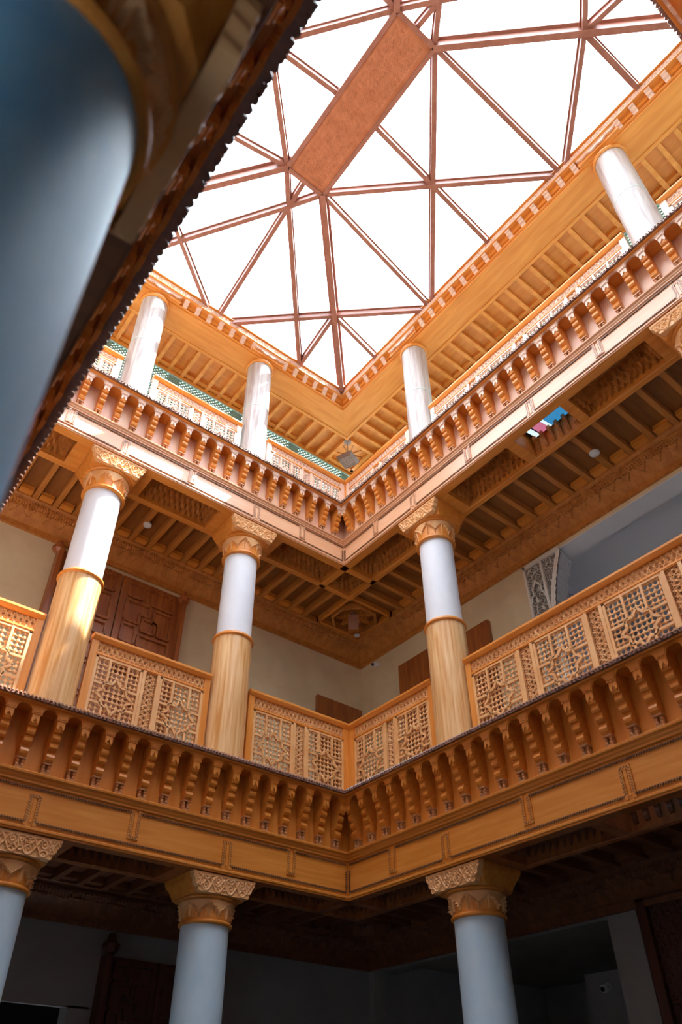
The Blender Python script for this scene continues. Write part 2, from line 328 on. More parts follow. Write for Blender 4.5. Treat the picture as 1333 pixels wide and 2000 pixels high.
def beam(side, base, label, detail=True):
    L, sg = LEN[side], SG[side]
    t = face(side, 'gallery_beam', label, 'beam', base)
    M_WOODD = M_WOODDK if base == B1 else globals()['M_WOODD']; M_SOF = M_WOODDK if side in 'CD' else M_DOOR if base == B1 else globals()['M_WOOD']; M_FAS = M_FASP if base == B2 else (M_WOODDK if side in 'CD' else globals()['M_WOOD'])  # ground-floor soffits and near sides use darker woods as painted shade
    m = MB()
    m.sweep([(0.0, 0.045), (-0.012, 0.035), (-0.012, 0.02), (0.0, 0.012), (0.0, 0.002), (0.02, 0.002), (0.02, 0.40), (0.0, 0.40)], 0, L, 1, 1, sg)
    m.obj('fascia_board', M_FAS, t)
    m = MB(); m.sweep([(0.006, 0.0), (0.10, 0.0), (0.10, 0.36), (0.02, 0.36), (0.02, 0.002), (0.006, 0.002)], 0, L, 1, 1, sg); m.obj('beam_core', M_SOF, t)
    m = MB()
    m.sweep([(0.0, 0.375), (-0.02, 0.385), (-0.02, 0.40), (-0.032, 0.415), (-0.035, 0.43), (-0.055, 0.445), (-0.058, 0.462), (-0.04, 0.475), (0.03, 0.485), (0.03, 0.375)], 0, L, 1, 1, sg)
    m.obj('cornice_moulding', M_FAS, t)
    if detail:
        m = MB(); lo, hi, y = 0.078, 0.352, -0.006
        lines = [(0.03, L-0.03, lo, 'u'), (0.03, L-0.03, hi, 'h')]
        for a, b, z, kd in lines:
            cur = a
            for c, k in DIV[side]:
                if k == kd:
                    e = 0.055 if z == lo else -0.055; far = (hi-0.06) if kd == 'u' else (lo+0.06)
                    rope(m, [(sg*cur, y, z), (sg*(c-0.038), y, z), (sg*(c-0.038), y, far), (sg*(c+0.038), y, far), (sg*(c+0.038), y, z)])
                    cur = c+0.038
            rope(m, [(sg*cur, y, z), (sg*b, y, z)])
        rope(m, [(sg*0.03, y, lo), (sg*0.03, y, hi-0.06)])
        m.obj('rope_moulding', M_ROPE, t)
        for c, k in DIV[side]:
            m = MB(); z0, z1 = (0.045, hi-0.045) if k == 'u' else (lo+0.045, 0.375)
            m.box(sg*(c-0.052), sg*(c-0.022), -0.012, 0.0, z0, z1).box(sg*(c+0.022), sg*(c+0.052), -0.012, 0.0, z0, z1)
            zz = (z1-0.03, z1) if k == 'u' else (z0, z0+0.03)
            m.box(sg*(c-0.022), sg*(c+0.022), -0.012, 0.0, *zz); m.box(sg*(c-0.012), sg*(c+0.012), -0.008, 0.0, z0+0.03, z1-0.03)
            m.obj('divider_frame', M_FAS, t)
    # coffered underside
    m = MB()
    m.sweep([(0.10, 0.0), (0.10, 0.33), (0.11, 0.33), (0.11, 0.0)], 0, L, 0, 0, sg)
    x0, x1 = -0.60, L+0.60
    m.box(sg*x0, sg*(-0.0), 0.0, 0.10, 0.0, 0.33); m.box(sg*L, sg*x1, 0.0, 0.10, 0.0, 0.33)
    m.sweep([(0.53, 0.012), (0.54, 0.0), (0.60, 0.0), (0.62, 0.02), (0.62, 0.33), (0.53, 0.33)], 0, L, 1, 1, sg)
    cur = 0.0
    sol = []
    for a, b, k in COFF[side]:
        if a > cur+0.01: sol.append((cur, a))
        cur = b
    if cur < L-0.01: sol.append((cur, L))
    for a, b in sol:
        m.box(sg*a, sg*b, 0.11, 0.53, 0.004, 0.33)
    m.obj('soffit_frame', M_SOF, t)
    MB().box(sg*(x0), sg*(x1), 0.03, 0.60, 0.345, 0.37).obj('soffit_lid', M_WOODD, t)
    for a, b, k in COFF[side]:
        e = MB(); q = 0.012
        e.box(sg*a, sg*b, 0.11, 0.11+q, 0.006, 0.02).box(sg*a, sg*b, 0.53-q, 0.53, 0.006, 0.02)
        if k == 'm':
            mm = MB(); muqarnas(mm, a, b, 0.105, 0.535, 0.0, sg=sg); mm.obj('muqarnas_coffer', M_WOODD, t)
        else:
            mm = MB()
            for i in range(6):
                s_ = a+0.06+i*(b-a-0.12)/5
                corbel_small(mm, sg*s_, 0.53, -1)
            mm.obj('coffer_bracket_row', M_WOODD, t)
            fr = MB().box(sg*a, sg*b, 0.11, 0.53, 0.325, 0.345); fr.obj('coffer_back', M_WOODD, t)
            gl = MB().box(sg*(a+0.02), sg*(b-0.02), 0.18, 0.50, 0.316, 0.325).obj('glass_frame', M_DARK, t)
            for q, (u0, u1, sh, cc) in enumerate(((0.04, 0.10, 0.03, 0), (0.12, 0.24, 0.03, 1), (0.245, 0.28, 0.03, 0), (0.285, 0.60, 0.03, 2))):
                g = MB(); g.prism([(sg*(a+u0), 0.20), (sg*(a+u1), 0.20), (sg*(a+u1+sh), 0.49), (sg*(a+u0+sh), 0.49)], 0.308, 0.316, 'z'); g.obj('glass_piece', M_PG[cc], gl)
        e.obj('coffer_bead', M_SOF, t)
    # corner coffer (only at the start corner)
    mm = MB(); muqarnas(mm, -0.53, -0.10, 0.105, 0.535, 0.0, sg=sg)
    if side in 'AD': mm.obj('muqarnas_coffer', M_WOODD, t)
    if base == B2: remap(t, H_IN, H_OUT[2])
    return t
def corbel_small(m, x, y, dr):
    pr = [(0, 0.06), (0.02*dr, 0.07), (0.03*dr, 0.10), (0.02*dr, 0.13), (0.05*dr, 0.16), (0.05*dr, 0.20), (0.09*dr, 0.23), (0.09*dr, 0.30), (0, 0.30)]
    m.prism([(y+a, b) for a, b in pr], x-0.02, x+0.02, 'x')

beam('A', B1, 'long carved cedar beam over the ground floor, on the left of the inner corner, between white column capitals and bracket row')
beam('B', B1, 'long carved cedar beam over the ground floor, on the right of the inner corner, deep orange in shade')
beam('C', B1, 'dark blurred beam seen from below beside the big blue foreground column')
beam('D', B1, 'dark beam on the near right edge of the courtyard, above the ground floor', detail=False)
beam('A', B2, 'pale sunlit beam under the top gallery, left of the inner corner, white patches of sun on it')
beam('B', B2, 'pale lilac-sheened beam under the top gallery, right of the inner corner, painted glass in its underside')
beam('C', B2, 'upper beam of the near left gallery, above the foreground cornice', detail=False)
beam('D', B2, 'upper beam of the near right gallery', detail=False)

# ------------------------------------------------------------ bracket cornices with scalloped valance and tile eave
PITCH = {'A': 0.2250, 'B': 0.2243, 'C': 0.2243, 'D': 0.2250}
def build_bracket(M_PEN, lv):
    m = MB(); pr = [(0.045, 0.585), (0.0, 0.585), (-0.03, 0.592), (-0.05, 0.61), (-0.058, 0.635), (-0.05, 0.66), (-0.036, 0.678), (-0.036, 0.69), (-0.06, 0.70), (-0.075, 0.72), (-0.078, 0.75), (-0.068, 0.765),
                    (-0.068, 0.775), (-0.092, 0.783), (-0.102, 0.80), (-0.104, 0.825), (-0.094, 0.838), (-0.094, 0.848), (-0.116, 0.856), (-0.124, 0.88), (-0.125, 0.895), (-0.132, 0.905), (-0.132, 1.045), (0.045, 1.045)]
    m.prism(pr, -0.036, 0.036, 'x'); c = m.obj('bracket', M_WOOD)
    m = MB()
    m.box(-0.040, 0.040, -0.032, 0.045, 0.572, 0.588); m.box(-0.038, 0.038, -0.022, 0.045, 0.486, 0.500)
    for x in (-0.022, 0.022):
        for y in (-0.010,):
            m.lathe([(0.007, 0.497), (0.015, 0.505), (0.017, 0.518), (0.008, 0.530), (0.007, 0.534), (0.014, 0.545), (0.014, 0.556), (0.008, 0.563), (0.012, 0.574)], 8, (x, y))
    m.box(-0.03, 0.03, 0.006, 0.045, 0.49, 0.58)
    b = m.obj('turned_baluster_pair', M_WALNUT, c)
    m = MB(); xs = np.linspace(-0.034, 0.034, 17)
    zl = [0.868+(0.052*max(0, 1-(abs(x)/0.021))**0.6 if abs(x) < 0.021 else 0.0)+(0.018*((abs(x)-0.021)/0.013) if abs(x) > 0.021 else 0) for x in xs]
    m.strip(xs, zl, 0.962, -0.139, -0.118); p = m.obj('pointed_pendant', M_PEN, c)
    for o in (c, b, p):
        me = o.data; a = np.empty(len(me.vertices)*3, dtype=np.float32); me.vertices.foreach_get('co', a); a = a.reshape(-1, 3); a[:, 2] = np.interp(a[:, 2], H_IN, H_OUT[lv]); me.vertices.foreach_set('co', a.ravel()); me.update()
    return c
BR = build_bracket(M_WOOD, 1); BRP = build_bracket(M_PALE, 2)
def arch_edge(x, c, hw, top, bot):
    d = abs(x-c)/hw
    if d >= 1: return bot
    return bot+(top-bot)*(1-d**2.4)**0.5+0.009*abs(math.sin(PI*4.5*(x-c)/hw))
def cornice(side, base, label, full=True):
    L, sg, P = LEN[side], SG[side], PITCH[side]
    t = face(side, 'bracket_cornice', label, 'cornice', base)
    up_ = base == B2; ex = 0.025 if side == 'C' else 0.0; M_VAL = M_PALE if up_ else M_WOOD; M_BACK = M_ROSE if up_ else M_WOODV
    n = int(round((L-0.34)/P)); P = (L-0.34)/n
    cs = [0.17+P*i for i in range(n+1)]
    m = MB(); m.sweep([(0.045, 0.47), (0.085, 0.47), (0.085, 1.06), (0.045, 1.06)], 0, L, 1, 1, sg); m.obj('backing_panel', M_BACK, t)
    m = MB()     # raised pointed arches on the backing
    for i in range(n):
        c = cs[i]+P/2; q = P/2-0.036
        pl = [(-q, 0.475), (q, 0.475), (q, 0.60), (q*0.80, 0.64), (q*0.86, 0.68), (q*0.60, 0.72), (q*0.55, 0.75), (q*0.25, 0.79), (0, 0.84), (-q*0.25, 0.79), (-q*0.55, 0.75), (-q*0.60, 0.72), (-q*0.86, 0.68), (-q*0.80, 0.64), (-q, 0.60)]
        m.prism([(sg*c+x, z) for x, z in pl], 0.032, 0.0455, 'y')
    m.obj('arch_panel_relief', M_BACK, t)
    # valance, two layers
    for nm, y0, y1, grow, lowz in (('scalloped_valance', -0.145, -0.125, 0.0, 0.955), ('valance_border', -0.151, -0.145, 0.011, 0.964)):
        m = MB(); xs = [0.15]; zs = [lowz]
        for i in range(n):
            c = cs[i]+P/2; hw = 0.068+grow
            for k in range(45):
                x = c-hw+2*hw*k/44; xs.append(x); zs.append(arch_edge(x, c, hw, 1.030+grow*0.8, lowz))
        # lower the board between the arches
        xs.append(L-0.15); zs.append(lowz)
        if sg < 0: xs = [-x for x in xs][::-1]; zs = zs[::-1]
        m.strip(xs, zs, 1.058, y0-ex, y1-ex); m.obj(nm, M_VAL, t)
    m = MB(); m.sweep([(-0.18, 1.045), (-0.18, 1.066), (0.12, 1.10), (0.12, 1.045)], 0, L, 1, 1, sg); m.obj('soffit_board', M_WOOD, t)
    # tile eave: overlapping barrel tiles with rounded ends, two rows
    tp = 0.044; m = MB(); nt_ = int((L-0.38)/tp)
    for r, (y0, y1, z0, z1) in enumerate(((-0.210-ex, 0.0, 1.066, 1.090), (-0.190-ex, 0.0, 1.080, 1.105))):
        for i in range(nt_+1):
            q = 0.20+(i+0.5*r)*tp
            if q > L-0.19: continue
            c = sg*q; rr = 0.0205; pl = []
            for k in range(9): a = PI+PI*k/8; pl.append((c+rr*math.cos(a), y0+rr+rr*math.sin(a)))
            pl += [(c+rr, y1), (c-rr, y1)]
            sl = (z1-z0)/(y1-y0); n_ = len(pl)
            vs = [(x, y, z0+sl*(y-y0)-0.004) for x, y in pl]+[(x, y, z0+sl*(y-y0)+0.012) for x, y in pl]
            m.add(vs, [tuple(range(n_)), tuple(range(2*n_-1, n_-1, -1))]+[(k, (k+1) % n_, n_+(k+1) % n_, n_+k) for k in range(n_)])
    m.sweep([(-0.186-ex, 1.062), (-0.186-ex, 1.088), (-0.12, 1.135), (0.10, 1.135), (0.10, 1.062)], 0, L, 1, 1, sg)
    tp = 0.034
    for i in range(int((L-0.38)/tp)):     # steep half-round tile rolls above the lip
        c = sg*(0.20+i*tp); n_ = 6; vs = []
        for yy, zz, xo in ((-0.205-ex, 1.078, -0.006), (-0.13, 1.138, 0.010)):
            for k in range(n_):
                a = PI*k/(n_-1); vs.append((c+xo+0.012*math.cos(a), yy-0.009*math.sin(a), zz+0.011*math.sin(a)))
        m.add(vs, [tuple(range(n_)), tuple(range(2*n_-1, n_-1, -1))]+[(k, (k+1) % n_, n_+(k+1) % n_, n_+k) for k in range(n_)])
    m.obj('tile_eave', M_TILE, t)
    remap(t, H_IN, H_OUT[2 if up_ else 1])
    if full:
        for c in cs: b = tree(BRP if up_ else BR, t); b.location = (sg*c, 0, 0)
    return t
cornice('A', B1, 'row of orange brackets and scalloped arches under the first-floor balustrade, left of the inner corner')
cornice('B', B1, 'row of orange brackets and scalloped arches under the first-floor balustrade, right of the inner corner')
cornice('C', B1, 'dark backlit foreground eave with round tile ends against the sky, running beside the blue column')
cornice('D', B1, 'dark tile-ended eave entering at the top right corner of the view')
cornice('A', B2, 'top gallery row of brackets and scalloped arches, left of the inner corner, partly sunlit')
cornice('B', B2, 'top gallery row of brackets and scalloped arches, right of the inner corner, purple sheen on its panels')
cornice('C', B2, 'upper bracket row of the near left gallery', full=False)
cornice('D', B2, 'upper bracket row of the near right gallery', full=False)
for q_ in (BR, BRP):
    for o in list(q_.children): bpy.data.objects.remove(o)
    bpy.data.objects.remove(q_)

# ------------------------------------------------------------ gallery floors / joist ceilings / wall cornices
def ceiling(side, base, pitch, off, joists=True):
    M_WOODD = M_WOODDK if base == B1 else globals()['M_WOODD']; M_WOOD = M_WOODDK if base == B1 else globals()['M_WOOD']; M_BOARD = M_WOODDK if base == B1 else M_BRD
    L, sg = LEN[side], SG[side]
    t = face(side, 'ceiling', None, None, base, kind='structure')
    ext = WD if side in 'AD' else 0.62
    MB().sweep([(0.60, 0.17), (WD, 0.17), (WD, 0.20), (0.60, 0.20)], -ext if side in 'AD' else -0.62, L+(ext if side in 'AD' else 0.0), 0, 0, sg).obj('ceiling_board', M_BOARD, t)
    MB().sweep([(0.06, 0.98), (WD, 0.98), (WD, 1.10), (0.06, 1.10)], -WD if side in 'AD' else -0.06, L+(WD if side in 'AD' else 0.06), 0, 0, sg).obj('floor_slab', M_PLASTERG, t)
    if joists:
        x = off
        J = None
        while x < L+0.5:
            if J is None:
                m = MB(); m.box(-0.032, 0.032, 0.62, 1.46, 0.075, 0.17); J = m.obj('joist', M_WOODD, t)
            else: J = inst(J, t)
            J.location = (sg*x, 0, 0); x += pitch
        x = off+pitch/2; K = None
        while x < L+0.4:
            if K is None:
                m = MB(); m.box(-pitch/2+0.05, pitch/2-0.05, 1.34, 1.47, 0.10, 0.165); K = m.obj('end_block', M_WOOD, t)
            else: K = inst(K, t)
            K.location = (sg*x, 0, 0); x += pitch
    # sloping carved wall cornice
    m = MB(); m.sweep([(1.44, 0.075), (1.44, 0.17), (WD, 0.17), (WD, -0.22), (1.71, -0.22), (1.70, -0.15), (1.68, -0.14), (1.46, 0.06)], 0, L, 1, 1, sg)
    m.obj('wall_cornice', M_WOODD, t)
    nx = int((L+2*1.5)/0.012); nv = 26
    X, V = np.meshgrid(np.linspace(-1.5, L+1.5, nx), np.linspace(0, 1, nv), indexing='ij')
    D = 1.47+0.21*V; Z = 0.05-0.185*V
    c = np.abs(((X/0.21) % 1)-0.5)*2
    drop = 0.30+0.45*(1-c)**1.5+0.05*np.abs(np.sin(X*2*PI/0.03))
    rel = np.where(V < drop, 0.35+0.65*arabesque(X, V*0.25, 0.07, 0.11), 0.0)
    clipm = (X > -D+0.02) & (X < L+D-0.02)
    rel = rel*clipm
    Xc = np.clip(X, -D+0.01, L+D-0.01)
    m = MB(); m.grid(np.stack([sg*Xc, D-0.022*rel-0.004, Z-0.022*rel-0.004], -1)); m.obj('carved_cornice_band', M_WOODD, t)
    return t
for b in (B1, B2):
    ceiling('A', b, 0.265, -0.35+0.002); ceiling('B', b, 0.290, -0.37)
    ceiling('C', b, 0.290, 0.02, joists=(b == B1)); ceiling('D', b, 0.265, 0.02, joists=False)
# star domes in the inner corner of the two ceilings
def star_dome(z):
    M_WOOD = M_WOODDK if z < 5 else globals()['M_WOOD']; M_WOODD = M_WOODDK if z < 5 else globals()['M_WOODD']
    t = empty('star_coffer', 'dark octagonal star coffer in the corner of the %s ceiling' % ('first-floor' if z > 5 else 'ground-floor'), 'ceiling coffer', (1.03, 1.03, z))
    m = MB(); m.box(-0.42, -0.37, -0.42, 0.42, 0.085, 0.17).box(0.37, 0.42, -0.42, 0.42, 0.085, 0.17).box(-0.42, 0.42, -0.42, -0.37, 0.085, 0.17).box(-0.42, 0.42, 0.37, 0.42, 0.085, 0.17); m.obj('square_frame', M_WOOD, t)
    m = MB()
    for k in range(8):
        a0, a1 = PI/8+k*PI/4, PI/8+(k+1)*PI/4
        m.add([(r*math.cos(a), r*math.sin(a), zz) for a in (a0, a1) for r, zz in ((0.37, 0.06), (0.33, 0.05), (0.33, 0.16), (0.37, 0.16))], [(0, 4, 5, 1), (1, 5, 6, 2), (2, 6, 7, 3), (3, 7, 4, 0), (0, 1, 2, 3), (4, 7, 6, 5)])
    m.obj('octagon_ring', M_WOODD, t)
    m = MB()
    for k in range(8):
        a = k*PI/4; m.bar((0.08*math.cos(a), 0.08*math.sin(a), 0.155), (0.32*math.cos(a), 0.32*math.sin(a), 0.155), 0.03, 0.03)
        b0 = (0.32*math.cos(a), 0.32*math.sin(a), 0.15); a2 = a+3*PI/4; m.bar(b0, (0.32*math.cos(a2), 0.32*math.sin(a2), 0.15), 0.018, 0.02)
    m.obj('star_tracery', M_WOOD, t)
    return t
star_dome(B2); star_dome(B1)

# ------------------------------------------------------------ columns
def capital_parts(parent, z0, z1, rb=0.236, rt=0.262):
    seg, nz = 112, 22; A, V = np.meshgrid(np.linspace(0, 2*PI, seg+1), np.linspace(0, 1, nz), indexing='ij')
    n = 8; c = np.abs(((A/(2*PI)*n) % 1)-0.5)*2                # 1 at arch foot, 0 at crown
    arch = 0.28+0.52*(1-c)**0.8
    edge = ridge(V-arch, 0.05)
    fine = arabesque(A*0.25, V*0.22, 0.10, 0.075)
    above = (V > arch)
    rel = np.where(above, 0.55+0.45*fine, 0.10+0.55*ridge(np.sin(A*n*3)*0.5, 0.22)*(V > 0.10))+0.45*edge
    rel = rel*np.clip(V*12, 0, 1)*np.clip((1-V)*14, 0, 1)
    R = rb+(rt-rb)*V**1.5-0.020+0.040*rel
    m = MB(); m.grid(np.stack([R*np.cos(A), R*np.sin(A), z0+0.035+(z1-z0-0.055)*V], -1)); m.obj('carved_capital', M_CARVE, parent)
    m = MB(); m.lathe([(0.20, z0), (0.236, z0), (0.248, z0+0.012), (0.248, z0+0.024), (0.238, z0+0.036), (0.21, z0+0.04)], 48)
    m.lathe([(0.20, z1-0.024), (0.265, z1-0.024), (0.280, z1-0.014), (0.280, z1-0.004), (0.20, z1)], 48); m.lathe([(0.19, z0+0.01), (0.225, z0+0.04), (0.24, z1-0.02), (0.19, z1-0.01)], 32)
    smooth_auto(m.obj('capital_ring', M_WOOD, parent))
def plate_parts(parent, z0, z1, fd):
    """bracket block between capital and beam; fd = distance from column axis to the beam face, local -y is the courtyard side"""
    h = z1-z0; m = MB()
    def ring(a, b, c, z): return [(-a+c, -b, z), (a-c, -b, z), (a, -b+c, z), (a, b-c, z), (a-c, b, z), (-a+c, b, z), (-a, b-c, z), (-a, -b+c, z)]
    lev = [(0.33, 0.27, 0.01, z1), (0.33, 0.27, 0.01, z1-0.03), (0.325, 0.265, 0.02, z1-0.06), (0.30, 0.262, 0.05, z1-0.6*h), (0.275, 0.26, 0.085, z0)]
    vs = []; 
    for L_ in lev: vs += ring(*L_)
    fs = [tuple(range(7, -1, -1)), tuple(range(32, 40))]+[(i*8+k, i*8+(k+1) % 8, (i+1)*8+(k+1) % 8, (i+1)*8+k) for i in range(4) for k in range(8)]
    m.add(vs, fs); m.obj('bracket_block', M_WOOD, parent)
    nx, nz = 110, 26; T, V = np.meshgrid(np.linspace(-1, 1, nx), np.linspace(0, 1, nz), indexing='ij')
    hw = np.where(V > 0.86, 0.34, np.where(V > 0.72, 0.335, 0.255+0.075*(V/0.72)**0.8+0.006*np.sin(V*20)))
    X = T*hw; rel = scroll(X+0.13, V*h*0.8, h*0.8)
    rel = np.where((V > 0.80), 0.6, np.where((V < 0.06) | (np.abs(T) > 0.975), 0.5, rel)); 
    for sy, lab in ((-1, 0),):
        Y = -(fd-0.022)-0.014*rel
        Y = np.where((np.abs(T) > 0.999) | (V < 0.001) | (V > 0.999), -(fd-0.07), Y)
        mm = MB(); mm.grid(np.stack([X, Y, z0+h*V], -1)); mm.obj('carved_front', M_CARVE, parent)
M_COLF = mat('blue_shade_column', (0.36, 0.72, 0.97), 0.5, spec=0.3, var=(0.26, 0.62, 0.95), scale=(3, 3, 1.5), noise=3, detail=6)  # white column paint tinted blue to carry the cool light on it
def column(side, i, lvl, label, grp=None):
    s = COLS[side][i]; d = DCOL[side]; (ox, oy, _), rz = ORI[side]
    loc = Matrix.Rotation(rz, 4, 'Z') @ Vector((SG[side]*s, d, 0))+Vector((ox, oy, 0))
    t = empty('column', label, 'column', (loc.x, loc.y, {0: 0, 1: 4.74, 2: 9.14}[lvl]), rz, group=grp)
    o = -t.location.z
    if lvl == 0:
        m = MB(); m.lathe([(0.27, 0), (0.27, 0.12), (0.235, 0.16), (0.2215, 0.22), (0.2215, 3.24)], 64); smooth_auto(m.obj('shaft', M_COLF if side == 'C' else M_COLB, t))
        capital_parts(t, 3.225, 3.455); plate_parts(t, 3.455, 3.634, d)
    elif lvl == 1:
        m = MB(); m.lathe([(0.24, 0.0), (0.24, 0.03), (0.2235, 0.05), (0.2235, 1.59)], 64); smooth_auto(m.obj('wooden_sheath', M_COLWOOD, t))
        m = MB(); m.lathe([(0.20, 1.575), (0.238, 1.58), (0.246, 1.592), (0.243, 1.605), (0.236, 1.612), (0.236, 1.620), (0.226, 1.630), (0.20, 1.632)], 64); smooth_auto(m.obj('collar_ring', M_WOOD, t), 60)
        m = MB(); m.lathe([(0.2066, 1.5), (0.2066, 7.56+o)], 64); smooth_auto(m.obj('shaft', M_COLW, t))
        capital_parts(t, 7.545+o, 7.83+o, 0.226, 0.262); plate_parts(t, 7.83+o, 8.034+o, d)
    else:
        m = MB(); m.lathe([(0.22, 0), (0.22, 0.04), (0.194, 0.06), (0.194, 2.44)], 64); smooth_auto(m.obj('shaft', M_MARBLE, t))
        m = MB(); m.lathe([(0.19, 1.345), (0.1965, 1.348), (0.1965, 1.372), (0.19, 1.375)], 64); smooth_auto(m.obj('grey_band', M_BAND, t))
        m = MB(); m.lathe([(0.18, 2.40), (0.205, 2.40), (0.222, 2.42), (0.222, 2.44), (0.212, 2.45), (0.212, 2.475), (0.18, 2.48)], 64); smooth_auto(m.obj('collar_ring', M_WOOD, t))
    return t
POS = {'A': ('left of the inner corner, nearest to it', 'left of the inner corner, the farther one'),
       'B': ('right of the inner corner, nearest to it', 'right of the inner corner, toward the right edge')}
for sd in 'AB':
    for i in (0, 1):
        column(sd, i, 0, 'ground-floor bluish white column with carved wooden capital, '+POS[sd][i])
        column(sd, i, 1, 'first-floor column, cedar sheath below and white shaft above, '+POS[sd][i])
        column(sd, i, 2, 'top-floor streaked pale marble column, '+POS[sd][i])
column('C', 1, 0, 'huge blurred blue-lit column filling the left foreground')
column('C', 0, 0, 'ground-floor column of the near left gallery, hidden behind the foreground one')

# ------------------------------------------------------------ mashrabiya balustrades
def lattice_mesh(Wd, H, nx, nz):
    m = MB(); dx, dz = Wd/nx, H/nz; r = 0.385*min(dx, dz)
    prof = [(0.001, -1.0), (0.72, -0.72), (1.0, 0.0), (0.72, 0.72), (0.001, 1.0)]
    for i in range(nx):
        for k in range(nz):
            x, z = -Wd/2+(i+0.5)*dx, (k+0.5)*dz
            # rounded octagonal bead facing the courtyard
            vs = []; seg = 8
            for y, rr in ((-0.012, 0.55), (-0.004, 1.0), (0.006, 0.8)):
                for q in range(seg): a = 2*PI*(q+0.5)/seg; vs.append((x+r*rr*math.cos(a), y, z+r*rr*math.sin(a)))
            fs = [tuple(range(seg))]+[(j*seg+q, j*seg+(q+1) % seg, (j+1)*seg+(q+1) % seg, (j+1)*seg+q) for j in range(2) for q in range(seg)]+[tuple(range(3*seg-1, 2*seg-1, -1))]
            m.add(vs, fs)
    t = 0.0055
    for i in range(nx): x = -Wd/2+(i+0.5)*dx; m.box(x-t, x+t, -0.004, 0.004, 0, H)
    for k in range(nz): z = (k+0.5)*dz; m.box(-Wd/2, Wd/2, -0.004, 0.004, z-t, z+t)
    return m
LAT = {}
